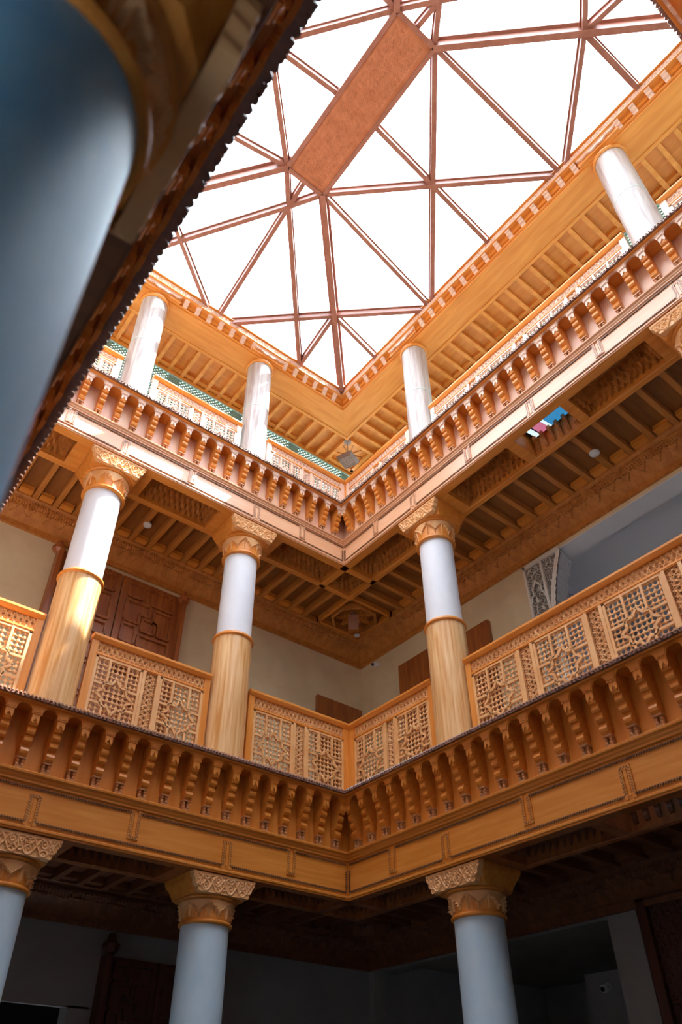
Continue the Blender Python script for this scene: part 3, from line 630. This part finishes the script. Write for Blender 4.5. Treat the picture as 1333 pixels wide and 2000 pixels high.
def balustrade(side, s0, s1, base, label, npan, z_top=2.18):
    z_top = 2.015 if base == B2 else 2.155
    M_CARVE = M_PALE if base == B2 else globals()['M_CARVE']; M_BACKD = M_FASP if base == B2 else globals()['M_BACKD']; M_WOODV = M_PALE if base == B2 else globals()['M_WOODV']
    sg = SG[side]; t = face(side, 'balustrade', label, 'balustrade', base)
    DD = 0.285
    def P(a, b, c, d, e, f, m): m.box(sg*a, sg*b, DD+c, DD+d, e, f)
    h0, h1 = (1.06 if base == B1 else 1.0), z_top
    m = MB(); m.sweep([(DD-0.045, h1-0.05), (DD-0.055, h1-0.035), (DD-0.055, h1-0.012), (DD-0.04, h1), (DD+0.05, h1), (DD+0.05, h1-0.05), (DD+0.02, h1-0.07), (DD-0.025, h1-0.07)], 0 if s0 < 0 else s0, LEN[side] if s1 > LEN[side] else s1, 1 if s0 < 0 else 0, 1 if s1 > LEN[side] else 0, sg)
    m.obj('cap_rail', M_WOOD, t)
    zb = h1-0.20
    m = MB(); P(s0, s0+0.075, -0.02, 0.03, h0, h1-0.06, m); m.obj('post', M_WOODV, t)
    m = MB(); P(s1-0.075, s1, -0.02, 0.03, h0, h1-0.06, m); m.obj('post', M_WOODV, t)
    m = MB(); P(s0+0.07, s1-0.07, -0.022, 0.02, zb-0.035, zb, m); P(s0+0.07, s1-0.07, -0.028, 0.02, zb-0.024, zb-0.010, m); m.obj('mid_rail', M_WOOD, t); m = MB(); P(s0+0.07, s1-0.07, -0.015, 0.02, h0, h0+0.06, m); m.obj('bottom_rail', M_WOOD, t)
    m = MB(); relief_band(m, s0+0.075, s1-0.075, zb, h1-0.065, DD+0.006, 0.014, lambda u, v: arabesque(u, v, 0.115, 0.135), 0.0065, sg)
    m.obj('carved_band', M_CARVE, t)
    m = MB(); P(s0+0.07, s1-0.07, 0.004, 0.016, zb, h1-0.06, m); m.obj('band_backing', M_BACKD, t)
    cw, pw = 0.20, 0.0
    inner = s1-s0-0.15; W_ = (inner-(npan-1)*cw)/npan; H_ = zb-0.035-h0-0.06
    x = s0+0.075
    for k in range(npan):
        c = x+W_/2
        fr = MB(); P(x, x+0.028, -0.022, 0.018, h0+0.06, zb-0.035, fr); P(x+W_-0.028, x+W_, -0.022, 0.018, h0+0.06, zb-0.035, fr); P(x, x+W_, -0.022, 0.018, zb-0.055, zb-0.035, fr); P(x, x+W_, -0.022, 0.018, h0+0.06, h0+0.075, fr)
        fo = fr.obj('panel_frame', M_CARVE, t)
        ww = W_-0.05
        key = (round(ww, 2), base)
        if key not in LAT: LAT[key] = lattice_mesh(ww, H_, int(round(ww/0.053)), int(round(H_/0.053))).mesh('mashrabiya_lattice', M_CARVE)
        o = bpy.data.objects.new('mashrabiya_lattice', LAT[key]); COL.objects.link(o); o.parent = t; o.location = (sg*c, DD, h0+0.06)
        st = MB(); u, v = ww/2, H_/2; zc = h0+0.06+v
        def strip(p, q): st.bar((sg*c+p[0], DD-0.016, zc+p[1]), (sg*c+q[0], DD-0.016, zc+q[1]), 0.024, 0.022, (0, 1, 0))
        gx = 0.100; gz = 0.105; R = 0.150
        for a in (-1, 1):
            strip((a*gx, -v), (a*gx, -0.125)); strip((a*gx, 0.125), (a*gx, v)); strip((-u, a*gz), (-0.125, a*gz)); strip((0.125, a*gz), (u, a*gz))
        i1, o1 = 0.125, 0.195
        star = [(0, o1), (0.056, i1), (i1-0.004, i1-0.004), (i1, 0.056), (o1, 0), (i1, -0.048), (i1+0.004, -i1-0.004), (0.048, -i1), (0, -o1), (-0.048, -i1), (-i1-0.004, -i1-0.004), (-i1, -0.048), (-o1, 0), (-i1, 0.048), (-i1-0.004, i1+0.004), (-0.048, i1)]
        for a, b in zip(star, star[1:]+star[:1]): strip(a, b)
        st.obj('star_moulding', M_CARVE, t)
        x += W_
        if k < npan-1:
            m = MB(); P(x, x+0.035, -0.028, 0.02, h0, zb-0.03, m); P(x+cw-0.035, x+cw, -0.028, 0.02, h0, zb-0.03, m); m.obj('mullion', M_CARVE, t)
            m = MB(); nx, nz = 22, int((zb-h0-0.1)/0.0065)
            X, Z = np.meshgrid(np.linspace(x+0.035, x+cw-0.035, nx), np.linspace(h0+0.05, zb-0.035, nz), indexing='ij')
            rel = arabesque(Z, X-x-0.035, 0.115, cw-0.07); m.grid(np.stack([sg*X, DD+0.004-0.014*rel, Z], -1), rel[:-1, :-1] > 0.2); m.obj('carved_panel', M_CARVE, t)
            m = MB(); P(x+0.03, x+cw-0.03, 0.003, 0.015, h0, zb-0.03, m); m.obj('panel_backing', M_BACKD, t)
            x += cw
    return t
for base, nm in ((B1, 'first-floor'), (B2, 'top-floor')):
    r = 0.225 if base == B1 else 0.20
    balustrade('A', -0.243, 1.46-r-0.03, base, nm+' carved lattice balustrade left of the inner corner, between corner and first column', 2)
    balustrade('A', 1.46+r+0.03, 3.36-r-0.03, base, nm+' carved lattice balustrade on the left side, between its two columns', 2)
    balustrade('A', 3.36+r+0.03, WA+0.255, base, nm+' carved lattice balustrade at the far left, beyond the second column', 2)
    balustrade('B', -0.243, 1.45-r-0.03, base, nm+' carved lattice balustrade right of the inner corner, between corner and first column', 2)
    balustrade('B', 1.45+r+0.03, 5.15-r-0.03, base, nm+' long carved lattice balustrade on the right side, between its two columns', 4)
    # corner post
    MB().box(-0.03, 0.03, -0.03, 0.03, 0, (1.05 if base == B1 else 0.94)).obj('corner_post', M_WOODV, None, label=nm+' plain corner post where the two balustrades meet', category='post').location = (0.275, 0.275, base+(1.08 if base == B1 else 1.04))
balustrade('B', 5.15+0.23, LB+0.255, B2, 'top-floor carved lattice balustrade at the right edge, beyond the second column', 2)

# ------------------------------------------------------------ roof eaves and roof ceilings
def zig(x, c, hw):
    d = abs(x-c)/hw; st = [(0, 0.0), (0.12, 0.018), (0.2, 0.016), (0.36, 0.05), (0.46, 0.048), (0.62, 0.085), (0.72, 0.083), (0.88, 0.115), (1.0, 0.12)]
    return 0.12-np.interp(d, [a for a, _ in st], [0.12-b for _, b in st]) if d <= 1 else 0.12
def eave(side, label):
    L, sg = (LEN[side] if side != 'X' else 0), SG[side]
    if side in 'BC': L = 6.72
    t = face(side, 'roof_eave', label, 'eave', RZ)
    if side == 'D': t.location.y = -6.72
    m = MB(); m.sweep([(0.14, 0.0), (0.14, 0.10), (0.10, 0.10), (0.10, 0.20), (0.56, 0.20), (0.56, 0.0)], 0, L, 1, 1, sg); m.obj('soffit_beam', M_WOOD, t)
    m = MB(); m.sweep([(0.56, -0.012), (0.56, 0.12), (0.62, 0.12), (0.62, 0.0), (0.61, -0.012)], 0, L, 1, 1, sg)
    m.sweep([(0.135, 0.04), (0.115, 0.05), (0.115, 0.065), (0.135, 0.075)], 0, L, 1, 1, sg); m.obj('soffit_bead', M_WOOD, t)
    m = MB(); relief_band(m, 0.03, L-0.03, 0.195, 0.335, 0.035, 0.016, lambda u, v: arabesque(u, v, 0.10, 0.12), 0.008, sg); m.obj('carved_band', M_PALE, t); MB().sweep([(0.036, 0.195), (0.036, 0.335), (0.05, 0.335), (0.05, 0.195)], 0, L, 1, 1, sg).obj('band_backing', M_FASP, t)
    m = MB(); m.sweep([(0.04, 0.18), (0.015, 0.185), (0.015, 0.195), (0.06, 0.195), (0.06, 0.33), (0.0, 0.335), (0.0, 0.350), (0.2, 0.36), (0.2, 0.18)], 0, L, 1, 1, sg); m.obj('band_frame', M_WOOD, t)
    P = 0.205 if side in 'AD' else 0.2235; n = int((L-0.2)/P); cols = COLS[side]
    cb = None
    m = MB(); m.prism([(0.14, 0.06), (0.115, 0.065), (0.10, 0.085), (0.10, 0.10), (0.075, 0.11), (0.065, 0.13), (0.065, 0.145), (0.04, 0.155), (0.035, 0.18), (0.14, 0.18)], -0.036, 0.036, 'x')
    cb = m.obj('eave_bracket', M_PALE, t); first = True
    for i in range(n+1):
        s_ = 0.10+P*i
        if any(abs(s_-c) < 0.25 for c in cols): continue
        b = cb if first else inst(cb, t); first = False; b.location = (sg*s_, 0, 0)
    for c in cols:
        xs = np.linspace(c-0.30, c+0.30, 61); tri = [abs(((x-c)/0.15) % 1-0.5)*2 for x in xs]
        zl = [0.072+0.045*abs(x-c)/0.30+0.030*q for x, q in zip(xs, tri)]; X_ = [sg*x for x in xs]
        if sg < 0: X_ = X_[::-1]; zl = zl[::-1]
        m = MB(); m.strip(X_, zl, 0.19, 0.045, 0.07); m.obj('stepped_lambrequin', M_PALE, t)
        MB().box(sg*(c-0.30), sg*(c+0.30), 0.075, 0.14, 0.05, 0.19).obj('lambrequin_back', M_WOOD, t)
    return t
eave('A', 'white carved roof eave edging the skylight, left of the inner corner')
eave('B', 'carved roof eave edging the skylight, right of the inner corner')
eave('C', 'roof eave of the near left side'); eave('D', 'roof eave of the near right side')
FD = 1.24
def roofceil(side, pitch, off):
    L, sg = (6.72 if side in 'BC' else WA), SG[side]
    t = face(side, 'ceiling', None, None, RZ, kind='structure')
    if side == 'D': t.location.y = -6.72
    MB().sweep([(0.60, 0.10), (FD+0.1, 0.10), (FD+0.1, 0.14), (0.60, 0.14)], 0, L, 1, 1, sg).obj('ceiling_board', M_WOOD, t)
    MB().sweep([(0.05, 0.36), (FD+0.6, 0.36), (FD+0.6, 0.42), (0.05, 0.42)], 0, L, 1, 1, sg).obj('roof_slab', M_PAINT, t)
    MB().sweep([(FD, -0.01), (FD, 0.10), (FD+0.09, 0.10), (FD+0.09, -0.01)], 0, L, 1, 1, sg).obj('edge_frame', M_WOOD, t)
    MB().sweep([(FD-0.09, 0.045), (FD-0.02, 0.045), (FD-0.02, 0.10), (FD-0.09, 0.10)], 0, L, 0, 0, sg).obj('inner_ledge', M_WOOD, t)
    x = off; J = None
    while x < L:
        if J is None: J = MB().box(-0.03, 0.03, 0.61, FD+0.01, 0.015, 0.10).obj('joist', M_WOOD, t)
        else: J = inst(J, t)
        J.location = (sg*x, 0, 0); x += pitch
roofceil('A', 0.232, -0.62); roofceil('B', 0.232, -0.62); roofceil('C', 0.3, 0.0); roofceil('D', 0.3, 0.0)
# carved star square at the inner corner of the roof ceiling
t = empty('star_rosette', 'pale star rosette carved in the top ceiling corner above the square lantern', 'ceiling rosette', (0.93, 0.93, RZ))
m = MB()
for k in range(8):
    a = k*PI/4+PI/8; m.bar((0.06*math.cos(a), 0.06*math.sin(a), 0.092), (0.24*math.cos(a), 0.24*math.sin(a), 0.092), 0.012, 0.014)
    m.bar((0.24*math.cos(a), 0.24*math.sin(a), 0.092), (0.28*math.cos(a+0.22), 0.28*math.sin(a+0.22), 0.092), 0.012, 0.014)
    m.bar((0.12*math.cos(a), 0.12*math.sin(a), 0.092), (0.12*math.cos(a+3*PI/4), 0.12*math.sin(a+3*PI/4), 0.092), 0.010, 0.012)
m.obj('tracery', M_WOODD, t)
m = MB(); m.box(-0.28, 0.28, 0.22, 0.29, 0.03, 0.10).box(0.22, 0.29, -0.28, 0.28, 0.03, 0.10); m.obj('ledge', M_WOOD, t)

# ------------------------------------------------------------ green lattice screens behind the top gallery
def screen(side, label):
    L, sg = (6.72 if side in 'BC' else WA), SG[side]
    t = face(side, 'lattice_screen', label, 'screen', B2+1.10)
    H = RZ-(B2+1.10); y = FD+0.04
    m = MB(); m.box(sg*(-y+0.02), sg*(L+y-0.02), y-0.02, y+0.02, 0, 0.35).box(sg*(-y+0.02), sg*(L+y-0.02), y-0.02, y+0.02, H-0.035, H+0.02)
    x = -1.2; m2 = MB()
    while x < L+1.2:
        m.box(sg*x, sg*(x+0.20), y-0.02, y+0.02, 0.35, H-0.035)
        a0, a1 = x+0.20, x+1.20; p = 0.050; n = int((a1-a0+H)/(p*1.414))+2
        for k in range(n):       # diagonal slats clipped to the bay
            for sgn in (1, -1):
                z0, z1 = 0.35, H-0.035; hh = z1-z0; s_ = a0-hh+k*p*1.414
                pa, pb = (s_, z0), (s_+hh, z1)
                if sgn < 0: pa, pb = (s_, z1), (s_+hh, z0)
                (xa, za), (xb, zb_) = pa, pb
                if xb <= a0 or xa >= a1: continue
                sl = (zb_-za)/(xb-xa)
                if xa < a0: za += sl*(a0-xa); xa = a0
                if xb > a1: zb_ += sl*(a1-xb); xb = a1
                if xb-xa < 0.01: continue
                m2.bar((sg*xa, y+0.006*sgn, za), (sg*xb, y+0.006*sgn, zb_), 0.026, 0.008, (0, 1, 0))
        x += 1.2
    m.obj('solid_panels', M_GREEN, t); m2.obj('diagonal_slats', M_GREEN, t)
    MB().box(sg*(-y), sg*(L+y), y-0.03, y-0.02, H-0.05, H-0.02).obj('top_rail', M_GREENL, t)
screen('A', 'sage green diagonal lattice screen behind the top-floor balustrade, left of the inner corner')
screen('B', 'sage green lattice screen behind the top-floor balustrade, right of the inner corner')
screen('C', 'green lattice screen of the near left top gallery'); screen('D', 'green lattice screen of the near right top gallery')

# ------------------------------------------------------------ skylight
ZE, ZP = 11.95, 12.57; SX, SY = 4.84, 6.72; PX0, PX1, PY0, PY1 = -2.74, -2.10, -4.52, -2.20
t = empty('skylight', 'hipped glass skylight with reddish wooden glazing bars and carved central board', 'skylight', (-SX/2, -SY/2, ZE))
OFF = Vector((-SX/2, -SY/2, ZE))
def V3(x, y, z): return Vector((x, y, z))-OFF
cor = {'ne': V3(0, 0, ZE), 'nw': V3(-SX, 0, ZE), 'se': V3(0, -SY, ZE), 'sw': V3(-SX, -SY, ZE)}
pan = {'ne': V3(PX1, PY1, ZP), 'nw': V3(PX0, PY1, ZP), 'se': V3(PX1, PY0, ZP), 'sw': V3(PX0, PY0, ZP)}
for k in cor:
    m = MB(); m.bar(cor[k], pan[k], 0.075, 0.20); m.bar(cor[k]+Vector((0, 0, 0.10)), pan[k]+Vector((0, 0, 0.10)), 0.15, 0.05); m.obj('hip_beam', M_SKYL, t)
glp = [('ne', 'nw'), ('se', 'sw'), ('ne', 'se'), ('nw', 'sw')]
for a, b in glp:
    m = MB(); vs = [q+Vector((0, 0, 0.14)) for q in (cor[a], cor[b], pan[b], pan[a])]; vs += [q+Vector((0, 0, 0.012)) for q in vs]
    m.add(vs, [(0, 1, 2, 3), (7, 6, 5, 4), (0, 4, 5, 1), (1, 5, 6, 2), (2, 6, 7, 3), (3, 7, 4, 0)]); m.obj('glass_pane', M_GLASS, t)
def gbar(p, q, wd=0.06, hg=0.11):
    if abs(q.z) < 0.02: q = q+(q-p).normalized()*0.22
    m = MB(); m.bar(p, q, wd, hg); m.bar(p+Vector((0, 0, hg/2)), q+Vector((0, 0, hg/2)), wd+0.035, 0.02); m.obj('glazing_bar', M_SKYL, t)
cx = -SX/2; cy = (PY0+PY1)/2
for sx_ in (0, 1):
    fx = lambda x: -SX-x if sx_ else x
    for sy_ in (0, 1):
        fy = lambda y: -SY-y if sy_ else y
        pk = ('s' if sy_ else 'n')+('w' if sx_ else 'e')
        za = ZE+(ZP-ZE)*0.42; a = V3(fx(-0.88), fy(-0.92), za)
        for q in ((0, -0.87), (0, -1.93), (-0.87, 0), (-2.13, 0)): gbar(a, V3(fx(q[0]), fy(q[1]), ZE))
        zb_ = ZE+(ZP-ZE)*0.82; b = V3(cx, fy(-1.80), zb_); gbar(pan[pk], b); gbar(b, V3(fx(-0.9), fy(0), ZE))
        if sx_ == 0: gbar(V3(cx, fy(PY1 if not sy_ else PY1), ZP), b); gbar(b, V3(cx, fy(0), ZE))
        zc = ZE+(ZP-ZE)*0.5; c = V3(fx(-1.04), cy, zc); gbar(pan[pk], c); gbar(c, V3(fx(0), fy(-2.23) if True else 0, ZE))
        gbar(pan[pk], V3(fx(0), fy(-2.10), ZE))
        if sy_ == 0: gbar(V3(fx(PX1), cy, ZP), c); gbar(c, V3(fx(0), cy, ZE))
m = MB(); bx = (PX0, PX1, PY0, PY1)
m.box(PX0-OFF.x-0.03, PX0-OFF.x+0.03, PY0-OFF.y-0.03, PY1-OFF.y+0.03, ZP-ZE-0.09, ZP-ZE+0.06).box(PX1-OFF.x-0.03, PX1-OFF.x+0.03, PY0-OFF.y-0.03, PY1-OFF.y+0.03, ZP-ZE-0.09, ZP-ZE+0.06)
m.box(PX0-OFF.x, PX1-OFF.x, PY0-OFF.y-0.03, PY0-OFF.y+0.03, ZP-ZE-0.09, ZP-ZE+0.06).box(PX0-OFF.x, PX1-OFF.x, PY1-OFF.y-0.03, PY1-OFF.y+0.03, ZP-ZE-0.09, ZP-ZE+0.06)
m.box(PX0-OFF.x, PX1-OFF.x, PY0-OFF.y, PY1-OFF.y, ZP-ZE+0.0, ZP-ZE+0.05); m.obj('ridge_frame', M_SKYL, t)
nx, ny = 64, 230; X, Y = np.meshgrid(np.linspace(PX0+0.03, PX1-0.03, nx), np.linspace(PY0+0.03, PY1-0.03, ny), indexing='ij')
ex = np.minimum(np.minimum(X-PX0, PX1-X), np.minimum(Y-PY0, PY1-Y))
rel = np.where(ex > 0.09, arabesque(Y, X+2.42+0.26, 0.30, 0.30), 0.7)*np.where(ex > 0.08, 1, 1)
rel = np.where(ex > 0.09, 0.55*rel+0.45*arabesque(Y+X*0.5, (X+2.8) % 0.13, 0.13, 0.13), rel)
m = MB(); m.grid(np.stack([X-OFF.x, Y-OFF.y, ZP-ZE-0.055-0.016*rel], -1)); m.obj('carved_ridge_board', mat('carved_terracotta_cedar', (0.50, 0.17, 0.07), 0.55, var=(0.40, 0.125, 0.045), scale=(3, 3, 3)), t)

# ------------------------------------------------------------ doors
def door_leaf(parent, x0, x1, z0, z1, y, name='leaf', M_DOOR=M_DOOR):
    m = MB(); m.box(x0, x1, y, y+0.05, z0, z1)
    lf = m.obj(name, M_DOOR, parent)
    m = MB(); w_, top = x1-x0, z1
    def out(pts):
        pts = [(x0+w_*a, top-w_*b) for a, b in pts]
        for p, q in zip(pts, pts[1:]+pts[:1]): m.bar((p[0], y-0.010, p[1]), (q[0], y-0.010, q[1]), 0.034, 0.045, (0, 1, 0))
    r = lambda a, b, c, d: [(a, b), (c, b), (c, d), (a, d)]
    for s_ in (0.0, 1.25):
        out(r(0.12, 0.10+s_, 0.36, 0.34+s_)); out(r(0.44, 0.10+s_, 0.90, 0.38+s_))
        out([(0.12, 0.42+s_), (0.52, 0.42+s_), (0.52, 0.62+s_), (0.36, 0.62+s_), (0.36, 0.80+s_), (0.12, 0.80+s_)])
        out([(0.60, 0.46+s_), (0.90, 0.46+s_), (0.90, 0.90+s_), (0.70, 0.90+s_), (0.70, 0.70+s_), (0.60, 0.70+s_)])
        out(r(0.42, 0.68+s_, 0.64, 0.90+s_)); out(r(0.12, 0.86+s_, 0.34, 1.16+s_)); out(r(0.40, 0.98+s_, 0.90, 1.18+s_))
    m.obj('panel_moulding', M_DOOR, lf)
    return lf
def finial(parent, x, y, z, s_=1.0, M_DOOR=M_DOOR):
    m = MB(); m.lathe([(0.02, 0), (0.05*s_, 0.02), (0.085*s_, 0.06), (0.085*s_, 0.10), (0.05*s_, 0.13), (0.035*s_, 0.20), (0.0, 0.21)], 8)
    o = m.obj('finial', M_DOOR, parent); o.location = (x, y, z)
d1 = empty('door_1', 'tall carved double door on the first-floor left wall, behind the columns', 'door', (-2.46, WD, 4.74), kind='structure')
door_leaf(d1, -0.86, -0.01, 0.0, 2.99, -0.05, 'door_leaf'); door_leaf(d1, 0.01, 0.86, 0.0, 2.99, -0.05, 'door_leaf'); finial(d1, -0.92, -0.10, 2.86); finial(d1, 0.90, -0.10, 2.86)
MB().box(0.86, 0.92, -0.16, 0, 0, 2.93).box(-0.92, -0.86, -0.16, 0, 0, 2.93).obj('door_jamb', M_DOOR, d1)
d2 = empty('door_2', 'brown door top low behind the balustrade at the inner corner', 'door', (1.27, WD, 4.74), kind='structure'); MB().box(-0.43, 0.43, -0.06, 0, 0, 2.29).obj('door_leaf', M_DOOR, d2)
d3 = empty('door_3', 'brown door panel on the right wall, left of the first-floor column', 'door', (WD, 0.42, 4.74), -PI/2, kind='structure'); MB().box(-0.37, 0.37, -0.07, 0, 0, 2.66).obj('door_leaf', M_DOOR, d3)
d4 = empty('door_4', 'brown door panel on the right wall, right of the first-floor column', 'door', (WD, -0.63, 4.74), -PI/2, kind='structure'); MB().box(-0.36, 0.36, -0.07, 0, 0, 2.56).box(0.20, 0.35, -0.085, -0.07, 0, 2.50).obj('door_leaf', M_DOOR, d4)
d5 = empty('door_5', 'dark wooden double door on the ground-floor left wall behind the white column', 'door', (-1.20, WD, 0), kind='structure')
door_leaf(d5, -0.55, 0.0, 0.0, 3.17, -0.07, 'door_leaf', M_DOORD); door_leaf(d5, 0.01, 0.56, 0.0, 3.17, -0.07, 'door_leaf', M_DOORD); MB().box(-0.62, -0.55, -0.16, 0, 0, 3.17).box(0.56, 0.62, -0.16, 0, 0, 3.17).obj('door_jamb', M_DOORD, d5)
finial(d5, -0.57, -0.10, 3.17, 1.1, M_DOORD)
# carved wood panel at the right edge, ground floor
t = empty('carved_wall_panel', 'dark brown carved wall panel at the lower right edge, ground floor', 'wall panel', (WD, -2.16, 0), -PI/2)
MB().box(0, 0.09, -0.05, 0.08, 0, 3.58).box(0.0, 5.0, -0.05, 0.08, 3.46, 3.58).obj('panel_frame', M_DOORD, t)
m = MB(); X, Z = np.meshgrid(np.linspace(0.09, 2.2, 260), np.linspace(1.9, 3.46, 190), indexing='ij')
m.grid(np.stack([X, 0.02-0.015*arabesque(X, (Z*0.999) % 0.24, 0.26, 0.24), Z], -1)); m.obj('carved_field', M_DOORD, t)

# ------------------------------------------------------------ carved gypsum arch, first floor right wall
t = empty('gypsum_arch', 'white carved gypsum arch jamb beside the first-floor opening on the right wall', 'arch', (WD, -1.70, 4.74), -PI/2)
MB().prism([(0.0, 0.9), (0.325, 0.9)]+[(0.325+0.26*max(0, (v-0.55)/0.45)**1.6, 0.9+2.06*v) for v in np.linspace(0.5, 1, 12)]+[(0.585, 3.0), (0.0, 3.0)], -0.03, 0.0, 'y').obj('back_plate', M_GYPSUMD, t)
m = MB(); X, Z = np.meshgrid(np.linspace(0.03, 0.27, 70), np.linspace(0.95, 2.93, 560), indexing='ij')
rel = panelstar(X, Z, 0.095); m.grid(np.stack([X, -0.032-0.020*rel, Z], -1), rel[:-1, :-1] > 0.25); m.obj('star_fretwork', M_GYPSUM, t)
m = MB(); m.box(0, 0.03, -0.06, 0, 0.9, 3.01).box(0.265, 0.30, -0.06, 0, 0.9, 3.01).box(0, 0.58, -0.06, 0, 2.96, 3.01)
pts = [(0.04, 2.40), (0.06, 2.48), (0.09, 2.50), (0.09, 2.60), (0.13, 2.66), (0.15, 2.72), (0.17, 2.66), (0.22, 2.60), (0.22, 2.50), (0.25, 2.48), (0.26, 2.40)]
for a, b in zip(pts[:-1], pts[1:]): m.bar((a[0], -0.056, a[1]), (b[0], -0.056, b[1]), 0.02, 0.012, (0, 1, 0))
m.obj('white_frame', M_GYPSUM, t)
m = MB(); nx, nz = 80, 220; Tt, V = np.meshgrid(np.linspace(0, 1, nx), np.linspace(0, 1, nz), indexing='ij')
Zz = 0.9+2.06*V; edge = 0.34+0.26*np.clip((V-0.55)/0.45, 0, 1)**1.6+0.010*np.abs(np.sin(V*70)); X = 0.30+(edge-0.30)*Tt
dd = (1-Tt)*(edge-0.30); rel = np.where(dd < 0.07, 0.7+0.3*(np.abs(dd-0.035) < 0.008), panelstar(X, Zz, 0.07))
m.grid(np.stack([X, -0.032-0.02*rel, Zz], -1), rel[:-1, :-1] > 0.25); m.obj('arch_spandrel', M_GYPSUM, t)
m = MB()    # stalactite soffit of the arch, running back through the wall thickness
nv, nd = 150, 60; V, D = np.meshgrid(np.linspace(0, 1, nv), np.linspace(0, 0.34, nd), indexing='ij')
edge = 0.34+0.26*np.clip((V-0.55)/0.45, 0, 1)**1.6; row = np.floor(V*13); fr = V*13-row
cell = np.abs(((D/0.085+0.5*(row % 2)) % 1)-0.5)*2
Xs = edge-0.015-0.030*(1-cell**1.5)*np.sin(PI*np.clip(fr, 0, 1))-0.16*(D/0.34)*np.clip(1-V*0.6, 0, 1)+0.02*(fr > 0.85)
m.grid(np.stack([Xs, D-0.02, 0.9+2.06*V], -1)); m.obj('stalactite_soffit', mat('pale_grey_gypsum', (0.58, 0.59, 0.62), 0.7), t)
X, Z = np.meshgrid(np.linspace(0.33, 2.6, 420), np.linspace(2.50, 2.95, 84), indexing='ij')
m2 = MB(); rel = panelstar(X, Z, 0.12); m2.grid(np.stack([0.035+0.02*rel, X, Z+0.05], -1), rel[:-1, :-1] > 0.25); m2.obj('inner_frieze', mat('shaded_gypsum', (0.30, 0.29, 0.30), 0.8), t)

# ------------------------------------------------------------ lanterns, detectors, cameras
t = empty('square_lantern', 'square brown filigree lantern hanging from the top ceiling corner', 'lantern', (0.66, 0.66, 11.20)); t.rotation_euler = (0, 0, 0.35)
m = MB(); m.lathe([(0.001, 0.45), (0.075, 0.445), (0.08, 0.42), (0.03, 0.40), (0.001, 0.395)], 20); m.lathe([(0.006, 0.13), (0.006, 0.49)], 6); m.obj('ceiling_rose', M_BRONZEL, t)
m = MB()
for a, b in ((-1, -1), (1, -1), (1, 1), (-1, 1)): m.bar((a*0.05, b*0.05, 0.10), (0, 0, 0.16), 0.006, 0.006)
vs = [(a*w_, b*w_, z_) for z_, w_ in ((-0.09, 0.125), (-0.02, 0.15), (0.09, 0.075), (0.10, 0.05)) for a, b in ((-1, -1), (1, -1), (1, 1), (-1, 1))]
m.add(vs, [(3, 2, 1, 0), (12, 13, 14, 15)]+[(i*4+k, i*4+(k+1) % 4, (i+1)*4+(k+1) % 4, (i+1)*4+k) for i in range(3) for k in range(4)]); m.obj('lantern_body', M_BRONZE, t)
m = MB(); X, Y = np.meshgrid(np.linspace(-0.11, 0.11, 60), np.linspace(-0.11, 0.11, 60), indexing='ij')
m.grid(np.stack([X, Y, -0.092-0.008*panelstar(X, Y, 0.09)], -1)); m.box(-0.125, 0.125, -0.125, -0.113, -0.102, -0.09).box(-0.125, 0.125, 0.113, 0.125, -0.102, -0.09).box(-0.125, -0.113, -0.125, 0.125, -0.102, -0.09).box(0.113, 0.125, -0.125, 0.125, -0.102, -0.09); m.obj('filigree_base', M_BRONZEL, t)
t = empty('coffer_lantern', 'dim copper box lantern in the octagonal star coffer of the first-floor ceiling', 'lantern', (0.93, 0.93, 7.98)); t.rotation_euler = (0, 0, 0.9)
m = MB(); m.prism([(-0.11, -0.07), (0.11, -0.07), (0.09, 0.07), (-0.09, 0.07)], -0.08, 0.08, 'y'); m.lathe([(0.007, 0.07), (0.007, 0.17)], 6); m.obj('lantern_body', M_COPPER, t)
m = MB(); m.lathe([(0.0, 0.15), (0.03, 0.15), (0.035, 0.17)], 10); m.obj('ceiling_rose', M_COPPER, t)
def detector(loc, label, r=0.05):
    t = empty('smoke_detector', label, 'smoke detector', loc)
    m = MB(); m.lathe([(0.001, -0.035), (r*0.6, -0.035), (r*0.7, -0.028), (r*0.75, -0.020)], 20, cap=False); m.obj('sensor_dome', M_PLASTIC, t, smooth=True)
    m = MB(); m.lathe([(r*0.72, -0.024), (r*0.95, -0.020), (r, -0.010), (r, 0.0)], 24); smooth_auto(m.obj('housing', M_PLASTIC, t))
detector((1.06, -3.42, B2+0.075), 'white round smoke detector on the first-floor ceiling, right side', 0.06)
detector((-2.53, 1.0, B2+0.075), 'white round smoke detector on the first-floor ceiling, left side between the columns', 0.055)
detector((1.36, 1.36, B2+0.10), 'white round smoke detector on the first-floor ceiling, in the inner corner', 0.045)
def seccam(loc, rz, label):
    t = empty('security_camera', label, 'security camera', loc, rz)
    m = MB(); m.lathe([(0.035, 0), (0.035, 0.02)], 16); o = m.obj('wall_base', M_PLASTIC, t); o.rotation_euler = (PI/2, 0, 0)
    m = MB(); m.lathe([(0.0, -0.10), (0.034, -0.098), (0.040, -0.085), (0.040, -0.02), (0.03, 0.0)], 20); o = m.obj('camera_body', M_PLASTIC, t, smooth=True); o.rotation_euler = (-PI/2-0.35, 0, 0.3); o.location = (0, -0.035, -0.015)
    o.rotation_euler = (-PI/2+0.3, 0, 0.0)
    m = MB(); m.lathe([(0.026, -0.103), (0.026, -0.098)], 16); l = m.obj('lens', M_BLACK, o)
seccam((WD, 1.30, 7.70), -PI/2, 'small white security camera high on the first-floor right wall near the corner')
seccam((3.2, -0.70, 3.10), -PI/2, 'small security camera in the dim ground-floor side room')
